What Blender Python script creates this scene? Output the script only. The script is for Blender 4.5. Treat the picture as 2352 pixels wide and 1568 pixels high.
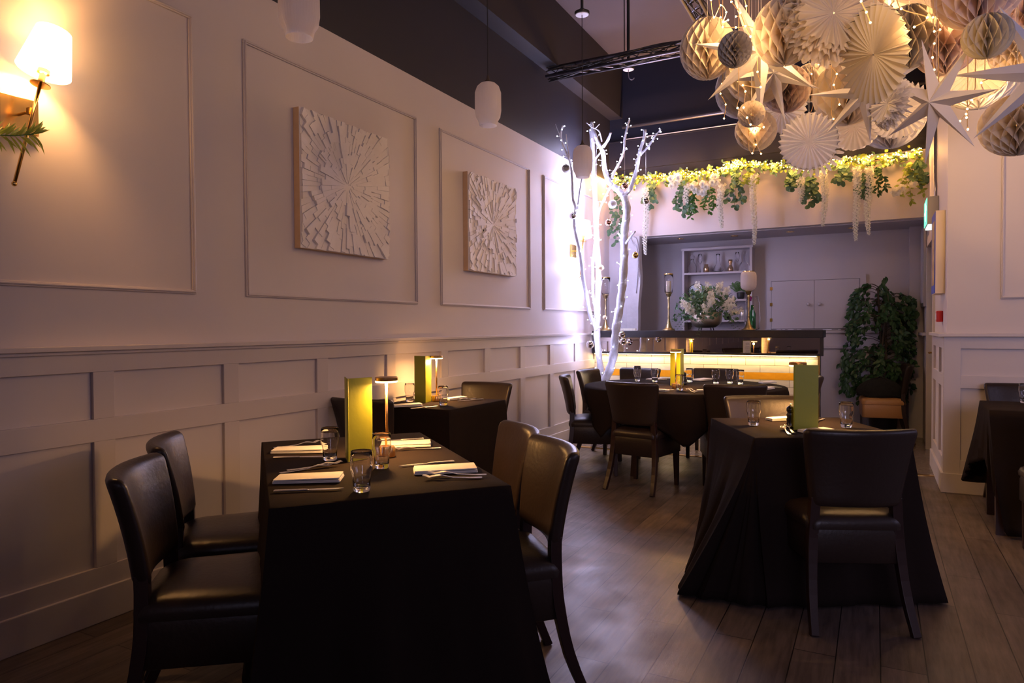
import bpy, bmesh, math, random
from math import sin, cos, pi, radians, sqrt, atan2, exp
from mathutils import Vector, Matrix, Euler
random.seed(7)
S = bpy.context.scene
COL = S.collection
for o in list(bpy.data.objects): bpy.data.objects.remove(o)

# ------------------------------------------------------------------ camera
FPX = 1568.0
YAW, PIT, ROL = radians(28.0089), radians(1.16897), -0.006
CAM = Vector((3.0167, 0.0, 1.28))
_f = Vector((-sin(YAW)*cos(PIT), cos(YAW)*cos(PIT), -sin(PIT)))
_r0 = Vector((cos(YAW), sin(YAW), 0)); _u0 = _r0.cross(_f)
_r = _r0*cos(ROL) + _u0*sin(ROL); _u = _u0*cos(ROL) - _r0*sin(ROL)
cd = bpy.data.cameras.new('camera'); cam = bpy.data.objects.new('camera', cd); COL.objects.link(cam)
cd.sensor_width = 36; cd.lens = 36*FPX/2352; cd.clip_start = 0.05; cd.clip_end = 60
m = Matrix(((_r.x, _u.x, -_f.x), (_r.y, _u.y, -_f.y), (_r.z, _u.z, -_f.z))).to_4x4()
m.translation = CAM; cam.matrix_world = m
S.camera = cam

def ray(px, py): return _f + _r*((px-1176)/FPX) - _u*((py-784)/FPX)
def at(px, py, ax, v):                       # survey helper: where a sight line meets the plane axis = v
    d = ray(px, py); return CAM + d*((v-CAM[ax])/d[ax])
def dep(px, py, t): return CAM + ray(px, py)*t

# ------------------------------------------------------------------ light and exposure
S.view_settings.view_transform = 'Standard'; S.view_settings.look = 'None'
S.view_settings.gamma = 1.0; S.view_settings.use_curve_mapping = False
S.view_settings.exposure = 0.0
w = bpy.data.worlds.new('world'); S.world = w; w.use_nodes = True
w.node_tree.nodes['Background'].inputs[0].default_value = (0.55, 0.56, 0.85, 1)
w.node_tree.nodes['Background'].inputs[1].default_value = 0.12

def light(name, kind, loc, power, col, rad=0.03, size=None, rot=None, spread=None):
    l = bpy.data.lights.new(name, kind); l.energy = power; l.color = col
    if kind == 'AREA':
        l.shape = 'RECTANGLE'; l.size, l.size_y = size
        if spread: l.spread = spread
    else: l.shadow_soft_size = rad
    o = bpy.data.objects.new(name, l); COL.objects.link(o); o.location = loc
    if rot: o.rotation_euler = rot
    return o
WARM = (1.0, 0.56, 0.22); AMBER = (1.0, 0.50, 0.13); COOL = (0.62, 0.61, 1.0); DAY = (0.60, 0.55, 1.0)
# area fills added just inside two unseen windows, standing in for daylight
light('street_window_fill', 'AREA', (6.0, -3.95, 2.5), 60, (0.76, 0.68, 1.0), size=(3.4, 2.0), rot=(radians(97), 0, 0), spread=radians(90))
light('side_window_fill', 'AREA', (7.95, 3.2, 2.6), 32, (0.70, 0.62, 1.0), size=(1.7, 3.6), rot=(0, radians(90), 0))

# ------------------------------------------------------------------ materials
def mat(name, col, rough=0.6, metal=0.0, spec=0.5, bump=None, var=None, emit=None, trans=0, ior=1.45, transl=0, coat=0, sheen=0):
    M = bpy.data.materials.new(name); M.use_nodes = True; nt = M.node_tree; N = nt.nodes; L = nt.links
    b = N['Principled BSDF']; b.inputs['Base Color'].default_value = (*col, 1); b.inputs['Roughness'].default_value = rough
    b.inputs['Metallic'].default_value = metal; b.inputs['Specular IOR Level'].default_value = spec
    b.inputs['Transmission Weight'].default_value = trans; b.inputs['IOR'].default_value = ior
    b.inputs['Coat Weight'].default_value = coat; b.inputs['Sheen Weight'].default_value = sheen
    if emit: b.inputs['Emission Color'].default_value = (*emit[0], 1); b.inputs['Emission Strength'].default_value = emit[1]
    tc = N.new('ShaderNodeTexCoord')
    if var:
        n = N.new('ShaderNodeTexNoise'); n.inputs['Scale'].default_value = var[0]; n.inputs['Detail'].default_value = 5
        L.new(tc.outputs['Object'], n.inputs['Vector'])
        r = N.new('ShaderNodeMapRange'); r.inputs[3].default_value = 1-var[1]; r.inputs[4].default_value = 1+var[1]
        L.new(n.outputs[0], r.inputs[0])
        mx = N.new('ShaderNodeMix'); mx.data_type = 'RGBA'; mx.blend_type = 'MULTIPLY'; mx.inputs[0].default_value = 1
        mx.inputs[6].default_value = (*col, 1); L.new(r.outputs[0], mx.inputs[7]); L.new(mx.outputs[2], b.inputs['Base Color'])
    if bump:
        n = N.new('ShaderNodeTexNoise'); n.inputs['Scale'].default_value = bump[0]; n.inputs['Detail'].default_value = 4
        L.new(tc.outputs['Object'], n.inputs['Vector'])
        bp = N.new('ShaderNodeBump'); bp.inputs['Strength'].default_value = bump[1]; bp.inputs['Distance'].default_value = 0.01
        L.new(n.outputs[0], bp.inputs['Height']); L.new(bp.outputs[0], b.inputs['Normal'])
    if transl:
        t = N.new('ShaderNodeBsdfTranslucent'); t.inputs[0].default_value = (*col, 1)
        mxs = N.new('ShaderNodeMixShader'); mxs.inputs[0].default_value = transl
        L.new(b.outputs[0], mxs.inputs[1]); L.new(t.outputs[0], mxs.inputs[2])
        L.new(mxs.outputs[0], N['Material Output'].inputs[0])
    return M
M = {}
M['wall'] = mat('painted_plaster', (0.60, 0.545, 0.545), 0.55, var=(1.3, 0.04), bump=(9, 0.05))
M['panel'] = mat('painted_wood', (0.56, 0.505, 0.50), 0.42, var=(2, 0.04), bump=(14, 0.04))
M['navy'] = mat('dark_navy_paint', (0.022, 0.022, 0.036), 0.5, var=(1.5, 0.15))
M['beam'] = mat('dark_beam_paint', (0.030, 0.027, 0.036), 0.6, var=(1.5, 0.15))
M['ceil'] = mat('dusky_ceiling_paint', (0.15, 0.125, 0.14), 0.8, var=(0.9, 0.12))
M['alcove'] = mat('grey_mauve_paint', (0.47, 0.43, 0.46), 0.6, var=(1.2, 0.05))
M['skirt'] = mat('painted_skirting', (0.55, 0.50, 0.50), 0.45, var=(6, 0.08))
M['leather'] = mat('black_leather', (0.024, 0.015, 0.012), 0.36, spec=0.5, bump=(60, 0.10))
M['tanleather'] = mat('tan_leather', (0.42, 0.22, 0.09), 0.45, bump=(60, 0.10))
M['darkwood'] = mat('dark_mahogany', (0.024, 0.010, 0.009), 0.35, var=(9, 0.3))
M['cloth'] = mat('black_tablecloth', (0.017, 0.0115, 0.0098), 0.95, spec=0.08, bump=(220, 0.12))
M['napkin'] = mat('white_napkin', (0.80, 0.76, 0.70), 0.85, bump=(90, 0.1))
M['steel'] = mat('polished_steel', (0.88, 0.86, 0.84), 0.34, 1.0)
M['brass'] = mat('brass', (0.78, 0.50, 0.16), 0.22, 1.0, var=(6, 0.12))
M['abrass'] = mat('antique_brass', (0.46, 0.36, 0.19), 0.36, 1.0, var=(12, 0.15))
M['lampgold'] = mat('satin_gold', (0.72, 0.42, 0.16), 0.30, 1.0)
M['bowl'] = mat('brushed_nickel_bowl', (0.72, 0.64, 0.52), 0.38, 1.0, var=(2, 0.1))
M['glass'] = mat('clear_glass', (1, 1, 1), 0.0, trans=1, ior=1.45)
M['thinglass'] = mat('thin_glass', (0.98, 0.98, 1), 0.02, trans=1, ior=1.32)
M['frost'] = mat('frosted_ribbed_glass', (0.90, 0.87, 0.88), 0.35, transl=0.7)
M['bulb_off'] = mat('unlit_bulb', (0.85, 0.55, 0.22), 0.3, transl=0.2)
M['shade'] = mat('lit_lamp_shade', (0.9, 0.86, 0.8), 0.8, emit=((1, 0.84, 0.62), 1.9), transl=0.3)
M['shade2'] = mat('lit_lamp_shade_pale', (0.9, 0.86, 0.8), 0.8, emit=((1, 0.93, 0.85), 1.3), transl=0.3)
M['green'] = mat('olive_green_cover', (0.31, 0.32, 0.018), 0.45, bump=(40, 0.06))
M['paper'] = mat('cream_menu_paper', (0.78, 0.74, 0.64), 0.8)
M['ink'] = mat('menu_ink', (0.08, 0.08, 0.07), 0.8)
M['black'] = mat('black_gloss', (0.012, 0.012, 0.012), 0.15, coat=0.4)
M['counter'] = mat('black_counter', (0.016, 0.014, 0.016), 0.28, spec=0.5)
M['mirror'] = mat('tinted_mirror', (0.42, 0.37, 0.36), 0.015, 1.0)
M['candle'] = mat('wax_candle', (0.85, 0.78, 0.62), 0.5, transl=0.25)
M['white'] = mat('white_plaster_relief', (0.78, 0.74, 0.73), 0.55, var=(20, 0.05))
M['artside'] = mat('pale_wood_edge', (0.62, 0.42, 0.25), 0.6, var=(30, 0.1))
M['pale'] = mat('pale_painted_shelf', (0.52, 0.47, 0.50), 0.5)
M['bark'] = mat('white_painted_bark', (0.50, 0.50, 0.56), 0.7, var=(30, 0.3), bump=(40, 0.5))
M['wire'] = mat('clear_light_cable', (0.75, 0.74, 0.72), 0.3, transl=0.3)
M['wirewarm'] = mat('gold_light_cable', (0.75, 0.55, 0.30), 0.35, transl=0.3)
M['greenwire'] = mat('brown_light_cable', (0.16, 0.09, 0.03), 0.5)
M['blackwire'] = mat('black_cable', (0.015, 0.014, 0.015), 0.5)
M['greytube'] = mat('grey_metal_tube', (0.34, 0.32, 0.36), 0.35, 0.8)
M['truss'] = mat('black_silver_truss', (0.22, 0.20, 0.23), 0.35, 0.9, var=(18, 0.5))
M['chrome'] = mat('white_enamel', (0.80, 0.78, 0.88), 0.3)
M['leafd'] = mat('ficus_leaf', (0.022, 0.070, 0.022), 0.42, var=(7, 0.6), transl=0.12)
M['leafe'] = mat('eucalyptus_leaf', (0.10, 0.19, 0.10), 0.5, var=(9, 0.5), transl=0.25)
M['leafy'] = mat('fresh_green_leaf', (0.26, 0.33, 0.05), 0.5, var=(9, 0.4), transl=0.35)
M['leafp'] = mat('fern_leaf', (0.05, 0.14, 0.02), 0.45, var=(9, 0.4), transl=0.2)
M['petal'] = mat('white_silk_petal', (0.80, 0.79, 0.70), 0.7, transl=0.3)
M['petalg'] = mat('pale_green_petal', (0.66, 0.70, 0.50), 0.7, transl=0.3)
M['trunk'] = mat('brown_bark', (0.06, 0.045, 0.035), 0.8, bump=(30, 0.5))
M['pot'] = mat('black_planter', (0.02, 0.02, 0.022), 0.5)
M['coat'] = mat('black_fabric', (0.008, 0.008, 0.009), 0.95, bump=(30, 0.6))
M['paperw'] = mat('white_tissue_paper', (0.86, 0.83, 0.82), 0.85, transl=0.42)
M['paperc'] = mat('cream_tissue_paper', (0.86, 0.77, 0.64), 0.85, transl=0.5)
M['paperp'] = mat('blush_tissue_paper', (0.82, 0.68, 0.62), 0.85, transl=0.38)
M['papero'] = mat('khaki_tissue_paper', (0.66, 0.59, 0.48), 0.85, transl=0.30)
M['card'] = mat('white_card', (0.74, 0.70, 0.72), 0.75, transl=0.12)
M['red'] = mat('red_plastic', (0.55, 0.02, 0.02), 0.3)
M['plast'] = mat('grey_plastic', (0.35, 0.34, 0.34), 0.4)
M['exit'] = mat('lit_green_exit_panel', (0.1, 0.6, 0.4), 0.4, emit=((0.18, 0.85, 0.60), 1.1))
M['exitw'] = mat('lit_white_exit_edge', (0.9, 0.9, 0.9), 0.4, emit=((0.85, 1, 0.95), 1.3))
M['artblue'] = mat('blue_art_border', (0.06, 0.09, 0.42), 0.6)
M['canvas'] = mat('cream_canvas', (0.72, 0.62, 0.50), 0.8)
M['artmix'] = mat('brown_painted_canvas', (0.42, 0.30, 0.16), 0.7, var=(14, 0.7))
M['rough'] = mat('distressed_white_timber', (0.50, 0.48, 0.52), 0.7, var=(5, 0.3), bump=(12, 0.6))
M['door'] = mat('brown_grey_door', (0.17, 0.13, 0.12), 0.5, var=(2, 0.1))
M['silver'] = mat('silver_bauble', (0.75, 0.72, 0.72), 0.08, 1.0)
M['goldb'] = mat('gold_bauble', (0.85, 0.58, 0.20), 0.08, 1.0)
M['rose'] = mat('rose_gold_bauble', (0.80, 0.45, 0.34), 0.1, 1.0)
M['glit'] = mat('glitter_bauble', (0.78, 0.62, 0.42), 0.45, 0.6, bump=(300, 0.6))
M['whiteb'] = mat('pearl_bauble', (0.82, 0.82, 0.85), 0.35, bump=(120, 0.3))
M['greyb'] = mat('pewter_bauble', (0.34, 0.33, 0.31), 0.4, 0.7, bump=(120, 0.3))
M['led'] = mat('warm_led_strip', (1, 1, 1), 0.5, emit=((1, 0.74, 0.36), 7.0))
M['lampled'] = mat('lit_lamp_diffuser', (1, 1, 1), 0.5, emit=((1, 0.66, 0.25), 7.0))
M['coolb'] = mat('cool_fairy_bulb', (1, 1, 1), 0.4, emit=((0.74, 0.76, 1.0), 22))
M['warmb'] = mat('warm_fairy_bulb', (1, 1, 1), 0.4, emit=((1.0, 0.60, 0.14), 22))
M['warmb2'] = mat('amber_fairy_bulb', (1, 1, 1), 0.4, emit=((1.0, 0.62, 0.24), 16))
M['greenglass'] = mat('green_bottle_glass', (0.05, 0.45, 0.15), 0.05, trans=0.8)
M['amberglass'] = mat('gold_mercury_glass', (0.62, 0.42, 0.26), 0.15, 0.8)
M['purple'] = mat('magenta_petals', (0.35, 0.02, 0.22), 0.6)
M['windowpane'] = mat('window_glass', (0.9, 0.93, 1.0), 0.02, trans=1, ior=1.05)
for k in ('coolb', 'warmb', 'warmb2', 'exit', 'exitw', 'led', 'lampled', 'shade', 'shade2'):
    try: M[k].cycles.emission_sampling = 'NONE'
    except Exception: pass

def floor_mat():
    m = bpy.data.materials.new('worn_wood_planks'); m.use_nodes = True; N = m.node_tree.nodes; L = m.node_tree.links
    b = N['Principled BSDF']; tc = N.new('ShaderNodeTexCoord'); mp = N.new('ShaderNodeMapping')
    mp.inputs['Rotation'].default_value = (0, 0, radians(90)); L.new(tc.outputs['Object'], mp.inputs[0])
    br = N.new('ShaderNodeTexBrick'); L.new(mp.outputs[0], br.inputs['Vector'])
    br.inputs['Scale'].default_value = 1; br.inputs['Brick Width'].default_value = 1.22; br.inputs['Row Height'].default_value = 0.152
    br.inputs['Mortar Size'].default_value = 0.0022; br.inputs['Mortar Smooth'].default_value = 0.1; br.inputs['Bias'].default_value = 0
    br.offset = 0.37
    br.inputs['Color1'].default_value = (0.080, 0.058, 0.050, 1); br.inputs['Color2'].default_value = (0.120, 0.090, 0.078, 1)
    br.inputs['Mortar'].default_value = (0.012, 0.009, 0.008, 1)
    mp2 = N.new('ShaderNodeMapping'); mp2.inputs['Scale'].default_value = (14, 1.2, 1); L.new(tc.outputs['Object'], mp2.inputs[0])
    n = N.new('ShaderNodeTexNoise'); n.inputs['Scale'].default_value = 3; n.inputs['Detail'].default_value = 8; n.inputs['Roughness'].default_value = 0.65
    L.new(mp2.outputs[0], n.inputs['Vector'])
    r = N.new('ShaderNodeMapRange'); r.inputs[1].default_value = .3; r.inputs[2].default_value = .7; r.inputs[3].default_value = 0.55; r.inputs[4].default_value = 1.5; L.new(n.outputs[0], r.inputs[0])
    mx = N.new('ShaderNodeMix'); mx.data_type = 'RGBA'; mx.blend_type = 'MULTIPLY'; mx.inputs[0].default_value = 1
    L.new(br.outputs[0], mx.inputs[6]); L.new(r.outputs[0], mx.inputs[7]); L.new(mx.outputs[2], b.inputs['Base Color'])
    n2 = N.new('ShaderNodeTexNoise'); n2.inputs['Scale'].default_value = 5; n2.inputs['Detail'].default_value = 7; L.new(tc.outputs['Object'], n2.inputs['Vector'])
    r2 = N.new('ShaderNodeMapRange'); r2.inputs[3].default_value = 0.22; r2.inputs[4].default_value = 0.62; L.new(n2.outputs[0], r2.inputs[0]); L.new(r2.outputs[0], b.inputs['Roughness'])
    bp = N.new('ShaderNodeBump'); bp.inputs['Strength'].default_value = 0.25; bp.inputs['Distance'].default_value = 0.004
    ad = N.new('ShaderNodeMath'); ad.operation = 'SUBTRACT'; L.new(n.outputs[0], ad.inputs[0]); L.new(br.outputs['Fac'], ad.inputs[1])
    L.new(ad.outputs[0], bp.inputs['Height']); L.new(bp.outputs[0], b.inputs['Normal'])
    return m
M['floor'] = floor_mat()

def tile_mat(name, c1, c2, mort, bw, rh, band=None, rough=0.15, rot=None, offz=0.0):
    m = bpy.data.materials.new(name); m.use_nodes = True; N = m.node_tree.nodes; L = m.node_tree.links
    b = N['Principled BSDF']; b.inputs['Roughness'].default_value = rough
    tc = N.new('ShaderNodeTexCoord'); mp = N.new('ShaderNodeMapping'); L.new(tc.outputs['Object'], mp.inputs[0])
    if rot: mp.inputs['Rotation'].default_value = rot
    mp.inputs['Location'].default_value = (0.03, offz, 0)
    br = N.new('ShaderNodeTexBrick'); L.new(mp.outputs[0], br.inputs['Vector']); br.inputs['Scale'].default_value = 1
    br.inputs['Brick Width'].default_value = bw; br.inputs['Row Height'].default_value = rh; br.inputs['Mortar Size'].default_value = 0.0018
    br.inputs['Color1'].default_value = (*c1, 1); br.inputs['Color2'].default_value = (*c2, 1); br.inputs['Mortar'].default_value = (*mort, 1)
    col = br.outputs[0]
    if band:
        sp = N.new('ShaderNodeSeparateXYZ'); L.new(tc.outputs['Object'], sp.inputs[0])
        a = N.new('ShaderNodeMath'); a.operation = 'GREATER_THAN'; a.inputs[1].default_value = band[0]; L.new(sp.outputs[2], a.inputs[0])
        c = N.new('ShaderNodeMath'); c.operation = 'LESS_THAN'; c.inputs[1].default_value = band[1]; L.new(sp.outputs[2], c.inputs[0])
        d = N.new('ShaderNodeMath'); d.operation = 'MULTIPLY'; L.new(a.outputs[0], d.inputs[0]); L.new(c.outputs[0], d.inputs[1])
        mx = N.new('ShaderNodeMix'); mx.data_type = 'RGBA'; L.new(d.outputs[0], mx.inputs[0]); L.new(col, mx.inputs[6]); mx.inputs[7].default_value = (0.80, 0.36, 0.02, 1)
        col = mx.outputs[2]
    L.new(col, b.inputs['Base Color'])
    n = N.new('ShaderNodeTexNoise'); n.inputs['Scale'].default_value = 9; L.new(tc.outputs['Object'], n.inputs['Vector'])
    ad = N.new('ShaderNodeMath'); ad.operation = 'SUBTRACT'; L.new(n.outputs[0], ad.inputs[0]); L.new(br.outputs['Fac'], ad.inputs[1])
    bp = N.new('ShaderNodeBump'); bp.inputs['Strength'].default_value = 0.7; bp.inputs['Distance'].default_value = 0.012
    L.new(ad.outputs[0], bp.inputs['Height']); L.new(bp.outputs[0], b.inputs['Normal'])
    return m
M['bartile'] = tile_mat('cream_wavy_tiles', (0.72, 0.66, 0.56), (0.66, 0.60, 0.50), (0.12, 0.09, 0.05), 0.30, 0.0765, band=(0.702, 0.7785), rot=(radians(-90), 0, 0), offz=-0.013)
M['floortile'] = tile_mat('brown_floor_tiles', (0.17, 0.13, 0.11), (0.14, 0.11, 0.10), (0.05, 0.04, 0.04), 0.45, 0.45, rough=0.25)

# ------------------------------------------------------------------ mesh helpers
class MB:
    def __init__(s): s.v = []; s.f = []
    def add(s, vs, fs, mtx=None):
        n = len(s.v)
        for v in vs: s.v.append(tuple(mtx @ Vector(v)) if mtx is not None else tuple(v))
        for f in fs: s.f.append(tuple(i+n for i in f))
        return s
    def box(s, x0, x1, y0, y1, z0, z1, mtx=None):
        return s.add([(x0,y0,z0),(x1,y0,z0),(x1,y1,z0),(x0,y1,z0),(x0,y0,z1),(x1,y0,z1),(x1,y1,z1),(x0,y1,z1)],
            [(0,3,2,1),(4,5,6,7),(0,1,5,4),(1,2,6,5),(2,3,7,6),(3,0,4,7)], mtx)
    def loops(s, L, closed=True, cap=True, mtx=None):
        n = len(L[0]); vs = [p for l in L for p in l]; fs = []
        for i in range(len(L)-1):
            for j in range(n if closed else n-1):
                k = (j+1) % n; fs.append((i*n+j, i*n+k, (i+1)*n+k, (i+1)*n+j))
        if cap and closed:
            fs.append(tuple(range(n-1, -1, -1))); fs.append(tuple((len(L)-1)*n+j for j in range(n)))
        return s.add(vs, fs, mtx)
    def lathe(s, prof, n=24, mtx=None, cap=True, ribs=0, amp=0):
        L = []
        for r, z in prof:
            L.append([((r*(1+(amp*cos(ribs*2*pi*j/n) if ribs else 0)))*cos(2*pi*j/n), (r*(1+(amp*cos(ribs*2*pi*j/n) if ribs else 0)))*sin(2*pi*j/n), z) for j in range(n)])
        return s.loops(L, True, cap, mtx)
    def tube(s, pts, rad, n=8, mtx=None, cap=True, square=False):
        P = [Vector(p) for p in pts]; R = rad if isinstance(rad, (list, tuple)) else [rad]*len(P); L = []
        up = Vector((0.13, 0.27, 0.95)).normalized() if not square else Vector((0, 1, 0))
        for i, p in enumerate(P):
            t = (P[min(i+1, len(P)-1)] - P[max(i-1, 0)])
            if t.length < 1e-9: t = Vector((0, 0, 1))
            t.normalize(); a = t.cross(up)
            if a.length < 1e-3: a = t.cross(Vector((1, 0, 0)))
            a.normalize(); b = a.cross(t).normalized(); up = b if not square else up
            if square:
                h = R[i]; L.append([tuple(p+a*x*h+b*y*h) for x, y in ((-1,-1),(-1,1),(1,1),(1,-1))])
            else: L.append([tuple(p + (a*cos(2*pi*j/n)+b*sin(2*pi*j/n))*R[i]) for j in range(n)])
        return s.loops(L, True, cap, mtx)
    def ball(s, c, r, seg=10, ring=6, mtx=None, sz=1.0):
        pr = [(r*sin(pi*i/ring), -r*sz*cos(pi*i/ring)) for i in range(1, ring)]
        pr = [(r*0.05, -r*sz)] + pr + [(r*0.05, r*sz)]
        T = Matrix.Translation(Vector(c)); T = mtx @ T if mtx is not None else T
        return s.lathe(pr, seg, T)
    def build(s, name, m, parent=None, smooth=False, bevel=0, sub=0, loc=None, solid=0):
        me = bpy.data.meshes.new(name); me.from_pydata(s.v, [], s.f); me.update()
        bm = bmesh.new(); bm.from_mesh(me); bmesh.ops.recalc_face_normals(bm, faces=bm.faces); bm.to_mesh(me); bm.free()
        o = bpy.data.objects.new(name, me); COL.objects.link(o)
        me.materials.append(M[m] if isinstance(m, str) else m)
        if smooth:
            me.polygons.foreach_set('use_smooth', [True]*len(me.polygons))
        if solid:
            d = o.modifiers.new('solid', 'SOLIDIFY'); d.thickness = solid
        if bevel:
            d = o.modifiers.new('bevel', 'BEVEL'); d.width = bevel; d.segments = 2; d.limit_method = 'ANGLE'; d.angle_limit = radians(40)
        if sub:
            d = o.modifiers.new('sub', 'SUBSURF'); d.levels = sub; d.render_levels = sub
        if parent: o.parent = parent
        if loc: o.location = loc
        return o
def sm_angle(o, deg=40):
    me = o.data; me.polygons.foreach_set('use_smooth', [True]*len(me.polygons))
    try: me.set_sharp_from_angle(angle=radians(deg))
    except Exception: pass
    return o
def tag(o, label=None, cat=None, group=None, kind=None):
    if label: o['label'] = label
    if cat: o['category'] = cat
    if group: o['group'] = group
    if kind: o['kind'] = kind
    return o
def thing(name, label, cat, loc=(0,0,0), rz=0, group=None):
    o = bpy.data.objects.new(name, None); COL.objects.link(o); o.location = loc; o.rotation_euler = (0, 0, rz)
    o.empty_display_size = 0.05
    return tag(o, label, cat, group)
def kids(o): return [c for c in bpy.data.objects if c.parent == o]
def copy_tree(o, parent=None, ch=None):
    if ch is None:
        ch = {}
        for c in bpy.data.objects:
            if c.parent: ch.setdefault(c.parent.name, []).append(c)
    c = o.copy(); COL.objects.link(c); c.parent = parent
    for k in ch.get(o.name, []): copy_tree(k, c, ch)
    return c
def struct(name, mb, m, label=None, **k):
    o = mb.build(name, m, **k); o['kind'] = 'structure'
    if label: o['label'] = label
    return o
def smoothstep(a, b, x):
    t = max(0, min(1, (x-a)/(b-a))); return t*t*(3-2*t)
def spline(P, n=6):
    P = [Vector(p) for p in P]; out = []
    for i in range(len(P)-1):
        p0 = P[max(i-1, 0)]; p1 = P[i]; p2 = P[i+1]; p3 = P[min(i+2, len(P)-1)]
        for k in range(n):
            t = k/n
            out.append(0.5*((2*p1)+(p2-p0)*t+(2*p0-5*p1+4*p2-p3)*t*t+(3*p1-p0-3*p2+p3)*t*t*t))
    out.append(P[-1]); return out

# ------------------------------------------------------------------ the setting
ZW, ZC = 3.136, 4.56          # top of the pale paint, ceiling
YB, YA = 8.36, 9.20           # face of the white header, back of the bar alcove
XR = 3.50                     # side wall that holds the door
X1, Y0 = 8.0, -4.0
struct('floor', MB().box(-0.1, X1+.1, Y0-.1, 6.76, -0.1, 0), 'floor')
struct('floor_tiled', MB().box(-0.1, 4.6, 6.76, 9.4, -0.1, 0.0), 'floortile').name = 'trim_1'
struct('trim_2', MB().box(0.015, XR-.016, 6.735, 6.785, 0.0, 0.006), 'brass')
struct('ceiling', MB().box(-0.1, X1+.1, Y0-.1, 9.4, ZC, ZC+.1), 'ceil')
# left wall: pale below, dark above
struct('wall_left', MB().box(-.12, 0, Y0, YB+.02, 0, ZW), 'wall')
struct('wall_left_upper', MB().box(-.12, 0, Y0, YB+.1, ZW, ZC), 'navy')
struct('trim_3', MB().box(0, .17, Y0, YB+.04, 3.925, ZC), 'beam')
struct('wall_left_alcove', MB().box(-.12, 0, YB+.02, YA+.1, 0, ZW), 'alcove')
# back: white header over the bar alcove, dark wall above
hb = MB(); hb.box(0, XR, YB, YB+.12, 2.41, 3.12); struct('wall_back_header', hb, 'wall')
nb = MB(); nb.box(0, XR, YB+.02, YB+.12, 3.12, ZC); nb.box(0, XR, YB-.02, YB+.02, 3.265, 3.62); nb.box(0, XR, YB-.035, YB+.02, 3.62, 3.632)
struct('wall_back_upper', nb, 'navy')
struct('ceiling_alcove', MB().box(0, XR, YB+.12, YA, 2.40, 2.46), 'alcove')
struct('wall_back', MB().box(-.1, XR+.1, YA, YA+.1, 0, 3.2), 'alcove')
struct('trim_4', MB().box(3.36, XR, 9.02, YA, 0, 2.40), 'alcove')
struct('trim_5', MB().box(0, .17, YB-.02, YB+.1, 0, 2.41), 'alcove')
# side wall with the door (x = XR) and the pale wall facing the camera
dz, d0, d1 = 2.10, 7.38, 8.22
sw = MB(); sw.box(XR, XR+.12, 6.29, d0, 0, ZW); sw.box(XR, XR+.12, d1, YA, 0, ZW); sw.box(XR, XR+.12, d0, d1, dz, ZW)
struct('wall_right', sw, 'wall')
struct('wall_right_upper', MB().box(XR, XR+.12, 6.29, YA, ZW, ZC), 'navy')
struct('wall_facing', MB().box(XR+.0, X1, 6.17, 6.29, 0, ZW), 'wall')
struct('wall_facing_upper', MB().box(XR+.0, X1, 6.17, 6.29, ZW, ZC), 'navy')
# door in the side wall
dr = struct('door_1', MB().box(XR+.05, XR+.09, d0, d1, 0, dz), 'door')
fr = MB()
for a, b in ((d0-.07, d0+.02), (d1-.02, d1+.07)): fr.box(XR-.018, XR+.12, a, b, 0, dz+.06)
fr.box(XR-.018, XR+.12, d0-.07, d1+.07, dz-.02, dz+.07)
fo = fr.build('door_frame', 'panel'); fo.parent = dr
hd = MB(); hd.tube([(XR+.05, d1-.1, 1.0), (XR+.0, d1-.1, 1.0), (XR-.0, d1-.2, 1.0)], .009); hd.build('door_handle', 'brass', dr)
# walls round the rest of the room, with two unseen windows added for the fill lights
fw = MB(); fw.box(-.12, 4.1, Y0-.12, Y0, 0, ZC); fw.box(7.9, X1+.12, Y0-.12, Y0, 0, ZC); fw.box(4.1, 7.9, Y0-.12, Y0, 0, 1.4); fw.box(4.1, 7.9, Y0-.12, Y0, 3.6, ZC)
struct('wall_front', fw, 'wall')
ow = MB(); ow.box(X1, X1+.12, Y0, 1.2, 0, ZC); ow.box(X1, X1+.12, 5.2, 6.29, 0, ZC); ow.box(X1, X1+.12, 1.2, 5.2, 0, 1.6); ow.box(X1, X1+.12, 1.2, 5.2, 3.6, ZC)
struct('wall_right_outer', ow, 'wall')
w1 = struct('added_window_1', MB().box(4.1, 7.9, Y0-.08, Y0-.07, 1.4, 3.6), 'windowpane')
f1 = MB()
for x in (4.1, 5.35, 6.6, 7.84): f1.box(x, x+.06, Y0-.11, Y0-.03, 1.4, 3.6)
for z in (1.4, 3.54): f1.box(4.1, 7.9, Y0-.11, Y0-.03, z, z+.06)
f1.build('window_frame', 'panel', w1)
w2 = struct('added_window_2', MB().box(X1+.07, X1+.08, 1.2, 5.2, 1.6, 3.6), 'windowpane')
f2 = MB()
for y in (1.2, 2.5, 3.8, 5.14): f2.box(X1+.03, X1+.11, y, y+.06, 1.6, 3.6)
for z in (1.6, 3.54): f2.box(X1+.03, X1+.11, 1.2, 5.2, z, z+.06)
f2.build('window_frame', 'panel', w2)

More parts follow.
